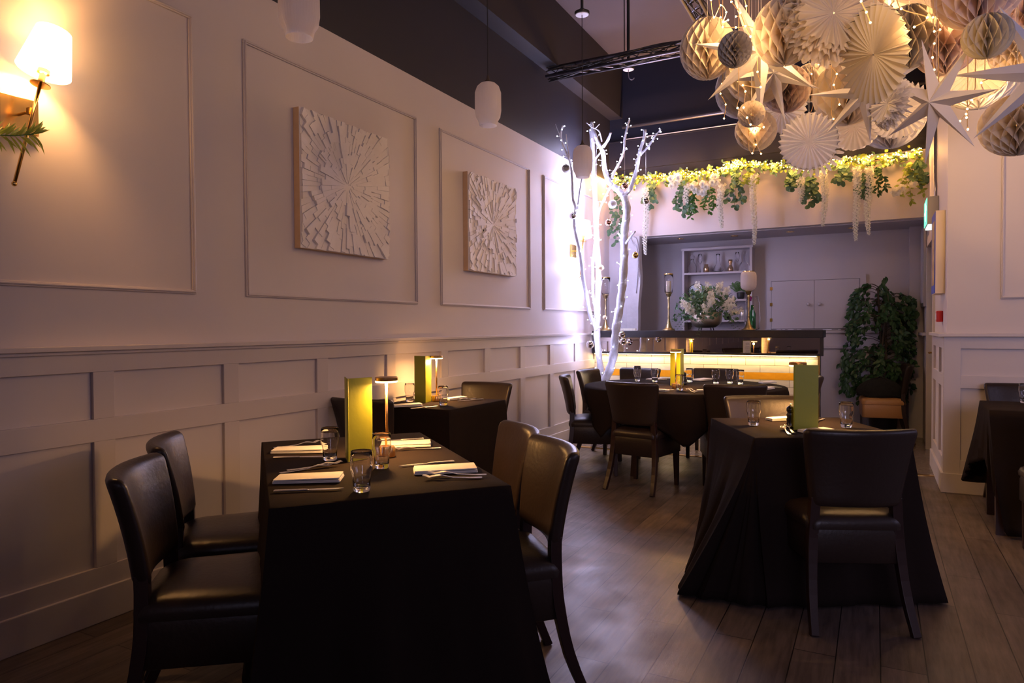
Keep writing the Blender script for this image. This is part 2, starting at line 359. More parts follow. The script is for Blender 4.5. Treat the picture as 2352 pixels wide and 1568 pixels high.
# wainscot on the left wall
def wainscot(mtx, L, stiles, name, first_cap=True):
    b = MB()
    b.box(0, L, 0, .018, 1.097, 1.19, mtx); b.box(0, L, 0, .018, .792, .891, mtx); b.box(0, L, 0, .018, .13, .24, mtx)
    for s in stiles:
        for z0, z1 in ((.24, .792), (.891, 1.097)): b.box(s, s+.094, 0, .018, z0, z1, mtx)
    struct(name, b, 'panel', bevel=.002)
    c = MB(); c.box(0, L, 0, .045, 1.19, 1.212, mtx); c.box(0, L, 0, .03, 1.175, 1.19, mtx)
    return c
ML = Matrix(((0, 1, 0, 0), (1, 0, 0, Y0), (0, 0, 1, 0), (0, 0, 0, 1)))      # local x runs along +y, local y out of the wall
st = [1.76+.675*k-Y0 for k in range(-8, 10) if 1.76+.675*k < 7.7]
struct('trim_7', wainscot(ML, 7.77-Y0, st, 'trim_6'), 'panel', bevel=.003)
struct('baseboard_left', MB().box(0, .03, Y0, 7.765, 0, .15), 'skirt', bevel=.004)
# wainscot on the wall facing the camera and on the side wall
MF = Matrix(((1, 0, 0, XR), (0, -1, 0, 6.17), (0, 0, 1, 0), (0, 0, 0, 1)))
b = MB()
b.box(.0, X1-XR, 0, .018, 1.10, 1.19, MF); b.box(.0, X1-XR, 0, .018, .80, .895, MF); b.box(.0, X1-XR, 0, .018, .15, .25, MF)
b.box(-.018, .09, .0181, .021, .15, 1.19, MF)
for s in (1.3, 2.6, 3.9):
    for z0, z1 in ((.25, .80), (.895, 1.10)): b.box(s, s+.10, 0, .018, z0, z1, MF)
struct('trim_8', b, 'panel', bevel=.002)
struct('trim_9', MB().box(-.06, X1-XR, -.0, .05, 1.19, 1.215, MF), 'panel', bevel=.003)
struct('baseboard_facing', MB().box(-.035, X1-XR, 0, .035, 0, .15, MF), 'skirt', bevel=.004)
MS = Matrix(((0, -1, 0, XR), (1, 0, 0, 6.17), (0, 0, 1, 0), (0, 0, 0, 1)))
b = MB(); LS = d0-.07-6.17
b.box(0, LS, 0, .018, 1.10, 1.19, MS); b.box(0, LS, 0, .018, .80, .895, MS); b.box(0, LS, 0, .018, .15, .25, MS)
for s in (0.0, .45, LS-.1):
    for z0, z1 in ((.25, .80), (.895, 1.10)): b.box(s, s+.10, 0, .018, z0, z1, MS)
struct('trim_10', b, 'panel', bevel=.002)
struct('trim_11', MB().box(0, LS, -.0, .05, 1.19, 1.215, MS), 'panel', bevel=.003)
struct('baseboard_side', MB().box(0, LS, 0, .036, 0, .15, MS), 'skirt', bevel=.004)
# behind the bar: moulded rails on the alcove wall, capping on the far side wall
b = MB(); b.box(1.75, 3.36, YA-.03, YA, 1.19, 1.225); b.box(1.75, 3.36, YA-.025, YA, 1.0, 1.03); struct('trim_12', b, 'alcove', bevel=.004)
struct('trim_13', MB().box(XR-.05, XR, d1+.08, 9.02, 1.17, 1.20), 'alcove')
struct('baseboard_alcove', MB().box(1.75, 3.36, YA-.02, YA, 0, .14), 'alcove')
# rectangular picture-frame mouldings
def moulding(u0, u1, z0, z1, mtx, name):
    b = MB(); w_, h_ = .026, .016
    def fr_(o, h, d):
        b.box(u0+o, u1-o, 0, h, z0+o, z0+o+d, mtx); b.box(u0+o, u1-o, 0, h, z1-o-d, z1-o, mtx)
        b.box(u0+o, u0+o+d, 0, h, z0+o+d, z1-o-d, mtx); b.box(u1-o-d, u1-o, 0, h, z0+o+d, z1-o-d, mtx)
    fr_(0, .012, .022); fr_(.007, .020, .009)
    struct(name, b, 'panel', bevel=.003)
k = 14
for y in (-1.165, .715, 2.595, 4.475, 6.36):
    moulding(y-Y0, y-Y0+1.572, 1.457, 2.843, ML, 'trim_%d' % k); k += 1
moulding(.335, 2.3, 1.47, 2.86, MF, 'trim_%d' % k); k += 1

# ------------------------------------------------------------------ ceiling tubes and rails on the dark back wall
def pipe(name, label, a, b, r, m, cat='pipe'):
    o = MB().tube([a, b], r, 10).build(name, m, smooth=True); return tag(o, label, cat)
pipe('metal_pole', 'thick grey metal pole fixed across the dark wall above the bar', (.20, 8.28, 3.785), (3.49, 8.28, 3.785), .022, 'greytube')
pipe('thin_rod', 'thin pale rod running across the dark wall below the thick pole', (.24, 8.31, 3.64), (3.49, 8.31, 3.64), .006, 'chrome')

# ------------------------------------------------------------------ dining chair
def rrect(hw, hd, r, n=5, cx=0, cy=0):
    P = []
    for q, (sx, sy) in enumerate(((1, 1), (-1, 1), (-1, -1), (1, -1))):
        for k in range(n+1):
            a = (q + k/n)*pi/2; P.append((cx+sx*(hw-r)+r*cos(a), cy+sy*(hd-r)+r*sin(a)))
    return P
def make_chair(leather='leather'):
    t = thing('dining_chair', 'x', 'chair', group='dining chairs')
    # seat: padded cushion over a deep upholstered apron
    L = []
    for z, o, cr in ((.275, .004, .03), (.28, 0, .03), (.40, 0, .03), (.418, .004, .03), (.424, -.006, .04), (.445, -.010, .05), (.470, -.004, .06), (.486, .016, .07), (.495, .06, .07), (.50, .13, .05)):
        hw = .205-o; hd = .208-o
        L.append([(x*(1+.07*y/.21), y, z + (0.0 if z < .42 else -.10*y*y)) for x, y in rrect(hw, hd, cr, 6, 0, .005)])
    sm_angle(MB().loops(L).build('seat', leather, t), 50)
    # backrest: curved padded panel, wider at the top, rolled slightly backwards
    L = []; NV = 18
    def prof(v): return -.207 - .045*v - .035*v*v, .515 + (.853-.515)*v
    vs = [0, .012, .035, .08] + [.08+.84*i/10 for i in range(1, 11)] + [.955, .982, .996, 1.0]
    for v in vs:
        y0, z0 = prof(v); hw = .184 + .048*v; e = min(v, 1-v)
        shr = 0 if e > .08 else (1-sqrt(max(0, 1-(1-e/.08)**2)))
        tk = .027*(1-.85*shr); hw2 = hw - .022*shr
        ring = []
        for x, y in rrect(hw2, tk, tk*.85, 5):
            ring.append((x, y))
        R2 = []
        # densify straight runs so the panel can bend
        for i in range(len(ring)):
            a = ring[i]; b2 = ring[(i+1) % len(ring)]
            R2.append(a)
            if abs(a[0]-b2[0]) > .1:
                for q in range(1, 8): R2.append((a[0]+(b2[0]-a[0])*q/8, a[1]+(b2[1]-a[1])*q/8))
        L.append([(x, y0 + y + .056*(x/hw)**2*(.55+.45*v), z0 - .010*(x/hw)**2*0 ) for x, y in R2])
    sm_angle(MB().loops(L).build('backrest', 'leather', t), 60)
    for s in (-1, 1):
        MB().tube(spline([(s*.166, -.184, .555), (s*.171, -.182, .47), (s*.180, -.188, .33), (s*.192, -.225, .15), (s*.204, -.285, 0)], 3),
                  [.020]*7+[.019, .018, .018, .017, .016, .016], square=True).build('leg', 'darkwood', t, bevel=.003)
        MB().tube([(s*.182, .185, .278), (s*.184, .192, 0)], [.021, .015], square=True).build('leg', 'darkwood', t, bevel=.003)
    return t
chair0 = make_chair(); chairs = []
def place_chair(x, y, deg, label, group):
    c = chair0 if not chairs else copy_tree(chair0)
    c.location = (x, y, 0); c.rotation_euler = (0, 0, radians(deg)); tag(c, label, 'chair', group); chairs.append(c); return c
GA = 'black leather chairs at the front left table'
place_chair(1.125, 1.505, 311.8, 'black leather dining chair nearest the camera at bottom left, left of the front table', GA)
place_chair(.72, 1.90, 316.6, 'black leather chair second from the camera, between front left chair and wall panelling', GA)
place_chair(1.79, 2.14, 134, 'black leather chair right of the front table, nearest the camera, golden lamplight on its back', GA)
place_chair(1.49, 2.45, 135, 'black leather dining chair on the right of the front table, farther from the camera', GA)
GB = 'black leather chairs at the small wall table'
place_chair(.22, 3.49, 3, 'dark dining chair behind the front menu, near end of the small wall table', GB)
place_chair(.33, 4.38, 178, 'black leather chair facing the camera at the far end of the small wall table', GB)
GR = 'black leather chairs round the circular table'
place_chair(.81, 5.68, 291, 'black leather chair leftmost at the round table, turned side-on beside the wall', GR)
place_chair(.70, 6.40, 265, 'black leather chair at the round table just behind the leftmost one, below the lit branches', GR)
place_chair(.84, 6.62, 172, 'black leather chair beyond the round table, left of the lit yellow menu', GR)
place_chair(1.59, 6.86, 180, 'black leather chair beyond the round table, right of the lit yellow menu', GR)
place_chair(1.39, 5.32, 350, 'black leather chair with its back to the camera, near left side of the round table', GR)
place_chair(2.04, 5.43, 17, 'black leather chair with its back to the camera, near right side of the round table', GR)
place_chair(2.33, 6.32, 98, 'black leather chair at the right end of the round table, behind the green menu', GR)
GC = 'black leather chairs at the square table on the right'
place_chair(2.867, 3.39, 24.7, 'large black leather chair seen from behind at bottom right, at the square table', GC)
place_chair(2.51, 4.18, 207, 'black leather chair facing the camera behind the square table with the dark green menu', GC)
GD = 'black leather chairs at the table on the right edge'
place_chair(3.96, 5.83, 182, 'black leather chair with a bluish sheen behind the table at the right edge', GD)
place_chair(3.98, 4.62, 4, 'dark dining chair at the right edge of the photo, only a leg in view', GD)
pc = copy_tree(chair0); pc.location = (3.09, 8.60, 0); pc.rotation_euler = (0, 0, radians(95))
tag(pc, 'chair with a tan seat by the potted ficus, covered by a black coat', 'chair')
ks = [c for c in bpy.data.objects if c.parent == pc and c.name.startswith('seat')][0]
ks.data = ks.data.copy(); ks.data.materials.clear(); ks.data.materials.append(M['tanleather']); ks['label'] = 'tan leather seat'

# ------------------------------------------------------------------ tables and cloths
TZ = .757
def table(name, label, corners, group):
    cx = sum(c[0] for c in corners)/4; cy = sum(c[1] for c in corners)/4
    t = thing(name, label, 'table', (cx, cy, 0), 0, group)
    P = [(c[0]-cx, c[1]-cy) for c in corners]
    s = .985
    MB().loops([[(x*s, y*s, TZ-.035) for x, y in P], [(x*s, y*s, TZ-.005) for x, y in P]]).build('tabletop', 'darkwood', t, bevel=.004)
    for x, y in P: MB().tube([(x*.84, y*.84, TZ-.036), (x*.84, y*.84, 0)], [.03, .022], square=True).build('leg', 'darkwood', t)
    return t
def lerp2(a, b, t): return (a[0]+(b[0]-a[0])*t, a[1]+(b[1]-a[1])*t)
def cloth(label, top, bottom, hem, group=None, fold=.012, nf=5, n_side=26, seed=1, sag=None):
    """top: corner points of the table edge, bottom: matching points of the hem, hem: height at each bottom point (or a number)"""
    rnd = random.Random(seed); K = len(top); pts_t = []; pts_b = []; hz = []
    for i in range(K):
        a, b = top[i], top[(i+1) % K]; c, d = bottom[i], bottom[(i+1) % K]; h0, h1 = hem[i], hem[(i+1) % K]
        for q in range(n_side):
            t = q/n_side; pts_t.append(lerp2(a, b, t)); pts_b.append(lerp2(c, d, t)); hz.append(h0+(h1-h0)*t)
    N = len(pts_t); cx = sum(p[0] for p in pts_t)/N; cy = sum(p[1] for p in pts_t)/N
    ph = [rnd.uniform(0, 6.28) for _ in range(4)]
    rings = []
    NR = 16
    for r in range(NR+1):
        v = r/NR; ring = []
        for i in range(N):
            (ax, ay), (bx, by) = pts_t[i], pts_b[i]; zb = hz[i]
            e = v**1.25; x = ax+(bx-ax)*e; y = ay+(by-ay)*e
            dx, dy = x-cx, y-cy; L = sqrt(dx*dx+dy*dy); s = i/N*2*pi
            wv = fold*(smoothstep(.05, .8, v))*(sin(nf*K*s/2+ph[0])+.6*sin(nf*K*s*.83+ph[1])+.4*sin(nf*K*1.7*s+ph[2]+v*2))
            out = .004*(1-exp(-v*14))
            x += dx/L*(wv+out); y += dy/L*(wv+out)
            z = TZ+.004 - (TZ+.004-zb)*v
            if v == 0: z = TZ+.004
            ring.append((x, y, z))
        rings.append(ring)
    top_in = []
    for f in (.985, .8, .55, .3):
        top_in.append([(cx+(p[0]-cx)*f, cy+(p[1]-cy)*f, TZ+.0065 + (.0006*sin(p[0]*31+p[1]*17) if f < .9 else 0)) for p in pts_t])
    b = MB(); allr = top_in[::-1] + rings
    b.loops(allr, True, False)
    b.f.append(tuple(range(N)))
    o = b.build('tablecloth', 'cloth', solid=.0022, smooth=True)
    try: o.data.set_sharp_from_angle(angle=radians(70))
    except Exception: pass
    return tag(o, label, 'tablecloth', group)

GT = 'rectangular dining tables'; GCL = 'floor-length black tablecloths'
A = [(1.473, 1.400), (1.964, 1.966), (1.020, 2.774), (.535, 2.214)]      # FL FR BR BL
table('dining_table', 'rectangular dining table nearest the camera, hidden under its black cloth', A, GT)
cloth('black tablecloth reaching the floor on the front left table nearest the camera', A,
      [(1.43, 1.33), (2.17, 1.93), (1.06, 2.88), (.46, 2.22)], [.02, .03, .02, .02], GCL, seed=3)
B = [(.02, 3.60), (.65, 3.60), (.68, 4.29), (.05, 4.29)]
table('dining_table', 'small dining table against the left wall under a black cloth', B, GT)
cloth('black tablecloth on the small table against the left wall, lamplit from above', B,
      [(.045, 3.57), (.69, 3.55), (.73, 4.34), (.06, 4.31)], [.02, .02, .02, .02], GCL, seed=5)
u = Vector((.342, -.645)); u = u/u.length; vv = Vector((-u.y, u.x)); FLc = Vector((2.53, 3.30))
C_ = [tuple(FLc), tuple(FLc+vv*.72), tuple(FLc+vv*.72-u*.70), tuple(FLc-u*.70)]
table('dining_table', 'square dining table on the right with the dark green menu, under a black cloth', C_, GT)
cloth('black tablecloth with its corner swept out on the floor, on the square table at right', C_+[C_[0]],
      [(2.60, 3.235), (3.32, 3.66), (2.98, 4.36), (2.12, 3.98), (2.20, 3.20)], [.012, .012, .02, .02, .012], GCL, seed=9, fold=.014)
D = [(3.63, 5.00), (4.40, 5.00), (4.42, 5.62), (3.65, 5.62)]
table('dining_table', 'dining table cut off by the right edge of the photo', D, GT)
cloth('black tablecloth hanging in a point at its left corner, at the right edge',
      [(3.63, 5.00), (4.40, 5.00), (4.42, 5.62), (3.65, 5.62), (3.645, 5.45), (3.64, 5.2)],
      [(3.72, 4.95), (4.5, 4.9), (4.5, 5.7), (3.56, 5.61), (3.585, 5.42), (3.63, 5.14)], [.02, .05, .2, .20, .36, .44], GCL, seed=12, n_side=14)
# round table
RC, RR = Vector((1.53, 5.98)), .855
t = thing('round_table', 'round dining table in front of the bar, under a black cloth', 'table', (RC.x, RC.y, 0))
MB().lathe([(RR-.01, TZ-.03), (RR-.01, TZ-.004)], 64).build('tabletop', 'darkwood', t)
for k in range(4):
    a = radians(45+90*k)
    MB().tube([(.42*cos(a), .42*sin(a), TZ-.031), (.48*cos(a), .48*sin(a), 0)], [.03, .022], square=True).build('leg', 'darkwood', t)
b = MB(); N = 128; rings = []
for f in (.3, .6, .9): rings.append([(RC.x+RR*f*cos(2*pi*j/N), RC.y+RR*f*sin(2*pi*j/N), TZ+.006) for j in range(N)])
for r in range(15):
    v = r/14; ring = []
    for j in range(N):
        a = 2*pi*j/N; tip = abs(cos(2*(a+radians(12))))**3
        ck = max(exp(-((((math.degrees(a)-c+180) % 360)-180)/17)**2*.5) for c in (-102, -47, 23, 86, 137, 153, 203))
        h = .27 + .26*min(1, ck*1.3) - .04*tip; z = TZ+.005-(TZ-h)*v
        w_ = 1+.012*smoothstep(.0, .15, v) + smoothstep(.1, 1, v)*(.016*sin(15*a+1)+.010*sin(23*a)) - .06*smoothstep(.3, 1, v)*min(1, ck*1.3)
        ring.append((RC.x+RR*w_*cos(a), RC.y+RR*w_*sin(a), z))
    rings.append(ring)
b.loops(rings, True, False); b.f.append(tuple(range(N)))
o = b.build('tablecloth', 'cloth', solid=.002, smooth=True); tag(o, 'round black tablecloth with pointed hanging hem on the circular table', 'tablecloth')
TT = TZ+.0085      # working height of a covered table top
def P(px, py, z=TT): return at(px, py, 2, z)

# ------------------------------------------------------------------ tableware
def make_glass():
    t = thing('drinking_glass', 'x', 'glass', group='empty drinking glasses')
    out = [(.024, 0), (.0265, .004), (.0275, .02), (.0285, .045), (.0305, .058), (.0345, .068), (.0355, .085), (.0345, .110), (.0335, .125), (.0332, .128)]
    inn = [(.0322, .1275), (.0333, .108), (.0342, .085), (.0332, .070), (.0290, .060), (.0272, .046), (.0262, .022), (.020, .015), (.003, .014)]
    o = MB().lathe(out+inn, 32).build('tumbler', 'glass', t, smooth=True)
    return t
g0 = make_glass(); gl = []
def glass(p, label, group, s=1.0):
    c = g0 if not gl else copy_tree(g0)
    c.location = p; c.scale = (s, s, s); tag(c, label, 'glass', group); gl.append(c)
def make_napkin():
    b = MB()
    for i, (w_, d) in enumerate(((.098, .046), (.097, .045), (.0955, .0445))):
        z0 = .001+i*.0042; b.loops([[(x, y, z0+.0035*k + (.0035 if (x > .07 and i == 2) else 0)) for x, y in rrect(w_, d, .004, 2)] for k in (0, 1)])
    return b.build('napkin', 'napkin')
nk0 = make_napkin(); nks = []
def napkin(a, c, label, group, s=1.0):
    """a, c: ends of its long axis"""
    o = nk0 if not nks else nk0.copy()
    if nks: COL.objects.link(o)
    v = c-a; o.location = (a+c)/2; o.rotation_euler = (0, 0, atan2(v.y, v.x)); k = v.length/.196*s; k = max(.75, min(1.15, k)); o.scale = (k, k, 1); tag(o, label, 'napkin', group); nks.append(o)
def make_fork():
    t = thing('fork', 'x', 'fork', group='forks')
    b = MB()
    def zc(y): return .0025+.010*exp(-((y-.045)/.035)**2) + .010*smoothstep(.075, .10, y)
    pr = [(-.10, .0065), (-.095, .008), (-.06, .0062), (0, .0035), (.025, .0030), (.035, .0045), (.045, .0105), (.056, .0125), (.062, .0125)]
    b.loops([[(-w_, y, zc(y)), (w_, y, zc(y)), (w_, y, zc(y)+.0016), (-w_, y, zc(y)+.0016)] for y, w_ in pr])
    for k in range(4):
        x = -.0105+.007*k
        b.loops([[(x-w_, y, zc(y)), (x+w_, y, zc(y)), (x+w_, y, zc(y)+.0014), (x-w_, y, zc(y)+.0014)] for y, w_ in ((.0615, .0021), (.08, .0016), (.095, .0013), (.103, .0005))])
    o = b.build('fork_body', 'steel', t); sm_angle(o)
    return t
def make_knife():
    t = thing('knife', 'x', 'knife', group='knives')
    sm_angle(MB().loops([[(x*w_, -.11+q, .004+z*h) for x, z in ((-1,0),(-.7,-.7),(.7,-.7),(1,0),(.7,.7),(-.7,.7))] for q, w_, h in ((0,.006,.003),(.004,.0085,.004),(.05,.0075,.004),(.095,.006,.004),(.105,.0045,.003))]).build('handle', 'steel', t))
    MB().loops([[(-.0055, y, .0025), (w_, y, .0035), (w_, y, .0045), (-.0055, y, .0055)] for y, w_ in ((-.008, .003), (0, .006), (.05, .0075), (.085, .0055), (.105, -.004))]).build('blade', 'steel', t)
    return t
fk0, kn0 = make_fork(), make_knife(); fks, kns = [], []
def cutlery(kind, tail, tip, label, group, dz=0):
    src, lst = (fk0, fks) if kind == 'fork' else (kn0, kns)
    o = src if not lst else copy_tree(src)
    v = tip-tail; o.location = (tail+tip)/2+Vector((0, 0, dz)); o.rotation_euler = (0, 0, atan2(v.y, v.x)-pi/2); tag(o, label, kind, group); lst.append(o)
def make_menu():
    t = thing('menu', 'x', 'menu', group='tall green menus standing on the tables')
    H, W_ = .322, .110
    for s in (-1, 1):
        a = radians(90-24*1)
        mt = Matrix.Rotation(s*radians(58), 4, 'Z')
        MB().box(-.0015*s, s*W_, -.0015, .0015, 0, H, mt).build('cover', 'green', t, bevel=.0008)
        pg = MB().box(.004*s, s*(W_-.005), .0016, .0023, .006, H-.006, mt).build('page', 'paper', t)
        q = MB()
        for r in range(29):
            z = .03+r*.0092
            if r % 6 == 0: continue
            w0 = .018+.006*random.random(); q.box(s*.02, s*(.085-w0*random.random()), .0024, .0027, z, z+.0024, mt)
        q.build('text_lines', 'ink', pg)
    sp = MB().tube([(0, .0, 0.0005), (0, .0, H)], .0035, 10).build('spine', 'green', t)
    return t
mn0 = make_menu(); mns = []
def menu(p, deg, label):
    o = mn0 if not mns else copy_tree(mn0)
    o.location = p; o.rotation_euler = (0, 0, radians(deg)); tag(o, label, 'menu', 'tall green menus standing on the tables'); mns.append(o); return o
def make_lamp():
    t = thing('table_lamp', 'x', 'lamp', group='cordless gold table lamps')
    sm_angle(MB().lathe([(.032, 0), (.033, .003), (.033, .036), (.031, .040), (.004, .0405)], 32).build('base', 'lampgold', t))
    MB().lathe([(.0055, .0345), (.0055, .299)], 16).build('pole', 'lampgold', t, smooth=True)
    sm_angle(MB().lathe([(.044, .305), (.045, .308), (.045, .318), (.043, .320), (.003, .3205)], 40).build('lamp_head', 'lampgold', t))
    MB().lathe([(.008, .298), (.042, .298), (.0445, .300), (.0445, .3049), (.008, .3049)], 40).build('diffuser', 'lampled', t)
    return t
lm0 = make_lamp(); lms = []
def lamp(p, label, power=9.0):
    o = lm0 if not lms else copy_tree(lm0)
    o.location = p; tag(o, label, 'lamp', 'cordless gold table lamps'); lms.append(o)
    l = light('lamp_glow', 'AREA', p+Vector((0, 0, .296)), power, (1, .50, .16), size=(.07, .07)); l.data.shape = 'DISK'
    light('lamp_rim_glow', 'POINT', p+Vector((0, 0, .270)), power*.42, (1, .51, .16), .012)
    return o
def make_grinder():
    t = thing('pepper_grinder', 'x', 'pepper grinder', group='black pepper grinders')
    sm_angle(MB().lathe([(.022, 0), (.024, .003), (.023, .015), (.018, .03), (.021, .042), (.018, .052), (.021, .063), (.0165, .078)], 24).build('body', 'black', t), 70)
    sm_angle(MB().lathe([(.017, .0785), (.021, .088), (.0195, .102), (.010, .111), (.003, .112)], 24).build('top', 'black', t), 70)
    MB().lathe([(.005, .112), (.006, .116), (.004, .121), (.001, .122)], 12).build('knob', 'steel', t)
    return t
gr0 = make_grinder()

# front table (A)
GG = 'tumblers on the front table'
glass(P(758, 1056), 'empty tumbler on the front table, leftmost, beside the green menu', GG)
glass(P(877, 1074), 'empty tumbler on the front table with the lamp base showing through it', GG)
glass(P(831, 1127), 'empty tumbler nearest the camera on the front table', GG)
NA = 'folded napkins on the front table'; FA = 'forks on the front table'; KA = 'knives on the front table'
napkin(P(628, 1037), P(748, 1035), 'folded white napkin at the far left setting of the front table', NA)
napkin(P(633, 1104), P(786, 1100), 'folded white napkin at the near left setting of the front table', NA)
napkin(P(950, 1084), P(1094, 1078), 'folded white napkin at the near right setting of the front table', NA)
napkin(P(874, 1024), P(990, 1021), 'folded white napkin at the far right setting of the front table', NA)
cutlery('fork', P(636, 1029), P(725, 1019), 'fork laid above the far left napkin on the front table', FA)
cutlery('fork', P(642, 1088), P(765, 1071), 'fork laid above the near left napkin on the front table, left of the pair', FA)
cutlery('fork', P(660, 1084), P(783, 1069), 'fork overlapping its twin above the near left napkin on the front table', FA, .004)
cutlery('fork', P(1106, 1098), P(974, 1100), 'nearer fork of the pair beside the near right napkin on the front table', FA)
cutlery('fork', P(1113, 1094), P(990, 1094), 'farther fork of the pair beside the near right napkin on the front table', FA, .004)
cutlery('fork', P(1006, 1030), P(911, 1035), 'fork beside the far right napkin on the front table', FA)
cutlery('knife', P(634, 1052), P(750, 1050), 'knife below the far left napkin on the front table', KA)
cutlery('knife', P(632, 1130), P(790, 1124), 'knife below the near left napkin on the front table, nearest the camera', KA)
cutlery('knife', P(1050, 1060), P(905, 1073), 'knife above the near right napkin on the front table', KA)
cutlery('knife', P(967, 1009), P(868, 1014), 'knife above the far right napkin at the back of the front table', KA)
menu(P(800, 1061), 15, 'tall green menu standing open on the front table, its face lit yellow')
lamp(P(889, 1048), 'cordless gold mushroom lamp glowing on the front table nearest the camera')
# wall table (B)
napkin(P(902, 934), P(968, 931), 'folded white napkin on the wall table, left of the menu', 'napkins on the wall table')
napkin(P(1030, 918), P(1062, 915), 'folded white napkin on the wall table, right of the lamp', 'napkins on the wall table', 1.3)
cutlery('knife', P(952, 939), P(1000, 934), 'knife on the wall table in front of the green menu', 'knives on the wall table')
cutlery('knife', P(1099, 918), P(1060, 921), 'knife on the wall table at its right side', 'knives on the wall table')
cutlery('fork', P(886, 931), P(912, 926), 'fork on the wall table at its left end', 'forks on the wall table')
cutlery('fork', P(1090, 915), P(1052, 920), 'fork on the wall table just right of the napkin', 'forks on the wall table')
menu(P(977, 925), 45, 'tall green menu standing on the small wall table')
lamp(P(1003, 921), 'cordless gold lamp glowing on the small table against the left wall')
glass(P(1018, 930), 'empty tumbler in front of the lamp on the small wall table', 'tumblers on the wall table')
glass(P(941, 922), 'empty tumbler left of the menu on the small wall table', 'tumblers on the wall table')
# round table (R)
GG = 'tumblers on the round table'
for px, py, lb in ((1464, 875, 'nearer of the two overlapping tumblers at the left of the round table'), (1464, 870, 'farther of the two overlapping tumblers at the left of the round table'),
                   (1504, 877, 'tall clear tumbler between the left chair and the lamp on the round table'), (1561, 896, 'tumbler nearest the camera on the round table, by the lamp base'),
                   (1584, 877, 'tumbler just right of the menu on the round table'), (1644, 881, 'tumbler on the round table, left one of the right-hand three'),
                   (1676, 880, 'tumbler on the round table, middle one of the right-hand three'), (1700, 882, 'tumbler on the round table, rightmost')):
    glass(P(px, py), lb, GG)
for a, c, lb in (((1490, 873), (1525, 871), 'white napkin on the far left of the round table'), ((1593, 875), (1632, 871), 'white napkin on the far side of the round table, right of the menu'),
                 ((1748, 880), (1778, 879), 'white napkin at the far right of the round table'), ((1745, 895), (1770, 892), 'white napkin at the right edge of the round table, nearer the camera'),
                 ((1604, 898), (1640, 899), 'white napkin at the near edge of the round table, partly behind a chair'), ((1507, 897), (1522, 898), 'white napkin at the near left edge of the round table')):
    napkin(P(*a), P(*c), lb, 'napkins on the round table')
for kd, a, c, lb in (('knife', (1538, 897), (1512, 899), 'knife on the near left of the round table'), ('fork', (1600, 903), (1574, 895), 'left fork of the pair near the camera on the round table'),
                     ('fork', (1604, 901), (1580, 894), 'right fork of the pair near the camera on the round table'), ('knife', (1782, 890), (1750, 888), 'knife at the right edge of the round table')):
    cutlery(kd, P(*a), P(*c), lb, kd+'s on the round table', .001)
menu(P(1562, 887), 30, 'tall green menu on the round table, one face lit bright yellow')
lamp(P(1552, 891), 'cordless gold lamp glowing on the round table', 6.0)
g = gr0; g.location = P(1571, 883); tag(g, 'black pepper grinder behind the lamp on the round table', 'pepper grinder')
# square table (C)
glass(P(1731, 976), 'empty tumbler at the left of the square table', 'tumblers on the square table')
glass(P(1944, 981), 'empty tumbler at the right of the square table, behind the chair', 'tumblers on the square table')
napkin(P(1765, 965), P(1822, 963), 'white napkin beside the grinder on the square table', 'napkins on the square table')
napkin(P(1843, 994), P(1905, 990), 'white napkin in front of the dark green menu on the square table', 'napkins on the square table')
cutlery('fork', P(1822, 1006), P(1790, 978), 'left fork of the pair on the square table', 'forks on the square table')
cutlery('fork', P(1832, 1004), P(1800, 976), 'right fork of the pair on the square table', 'forks on the square table', .003)
cutlery('fork', P(1893, 962), P(1868, 972), 'fork just right of the dark green menu on the square table', 'forks on the square table')
menu(P(1824, 987), -47, 'large dark green menu seen from its unlit side on the square table')
lamp(P(1832, 968), 'cordless gold lamp mostly hidden behind the dark green menu on the square table')
g = copy_tree(gr0); g.location = P(1816, 982); tag(g, 'black pepper grinder left of the dark green menu on the square table', 'pepper grinder')
glass(P(2354, 925), 'tumbler cut by the right edge of the photo', 'tumblers on the right edge table')

# ------------------------------------------------------------------ bar
t = thing('bar_counter', 'black topped bar counter with a tinted mirror strip and glowing cream tiled front', 'bar counter', (0, 0, 0))
MB().box(.012, 2.545, 7.70, 8.16, 1.155, 1.235).build('counter_top', 'counter', t, bevel=.004)
MB().box(.012, 2.50, 7.80, 8.10, 0.0, 1.155).build('carcass', 'counter', t)
MB().box(.03, 2.515, 7.755, 7.765, .985, 1.155).build('mirror_panel', 'mirror', t)
b = MB(); b.box(.012, 2.545, 7.70, 7.80, .966, .986); b.box(2.515, 2.545, 7.70, 7.80, .986, 1.155); b.box(.012, .03, 7.70, 7.80, .986, 1.155)
b.build('mirror_frame', 'counter', t)
MB().box(.012, 2.49, 7.775, 7.80, 0.0, .966).build('tiled_front', 'bartile', t)
MB().box(.03, 2.48, 7.728, 7.742, .958, .966).build('led_strip', 'led', t)
MB().box(2.49, 2.51, 7.77, 7.80, 0.0, .966).build('edge_trim', 'brass', t)
light('bar_led_glow', 'AREA', (1.25, 7.737, .955), 11, (1, .68, .26), size=(2.4, .03), rot=(radians(-18), 0, 0))
b = MB(); 
for i in range(16): b.box(.30+i*.012, .309+i*.012, 7.90, 7.93, 1.2355, 1.262)
o = b.build('card_stack', 'paper'); tag(o, 'row of small white cards on the bar by the rough timber post', 'cards')
t = thing('timber_post', 'distressed white timber post rising behind the left end of the bar', 'post', (.30, 8.30, 0))
L = []
for i in range(25):
    z = 2.409*i/24; wob = .012*sin(z*4.1)+.006*sin(z*11); wl = .135-.03*(1-z/2.4)
    L.append([(-wl+wob*.5, -.035, z), (-wl*.3, -.045+.004*sin(z*9), z), (wl+wob-.012, -.035, z), (wl+wob, .03, z), (-wl, .03, z)])
MB().loops(L).build('post', 'rough', t, smooth=False)
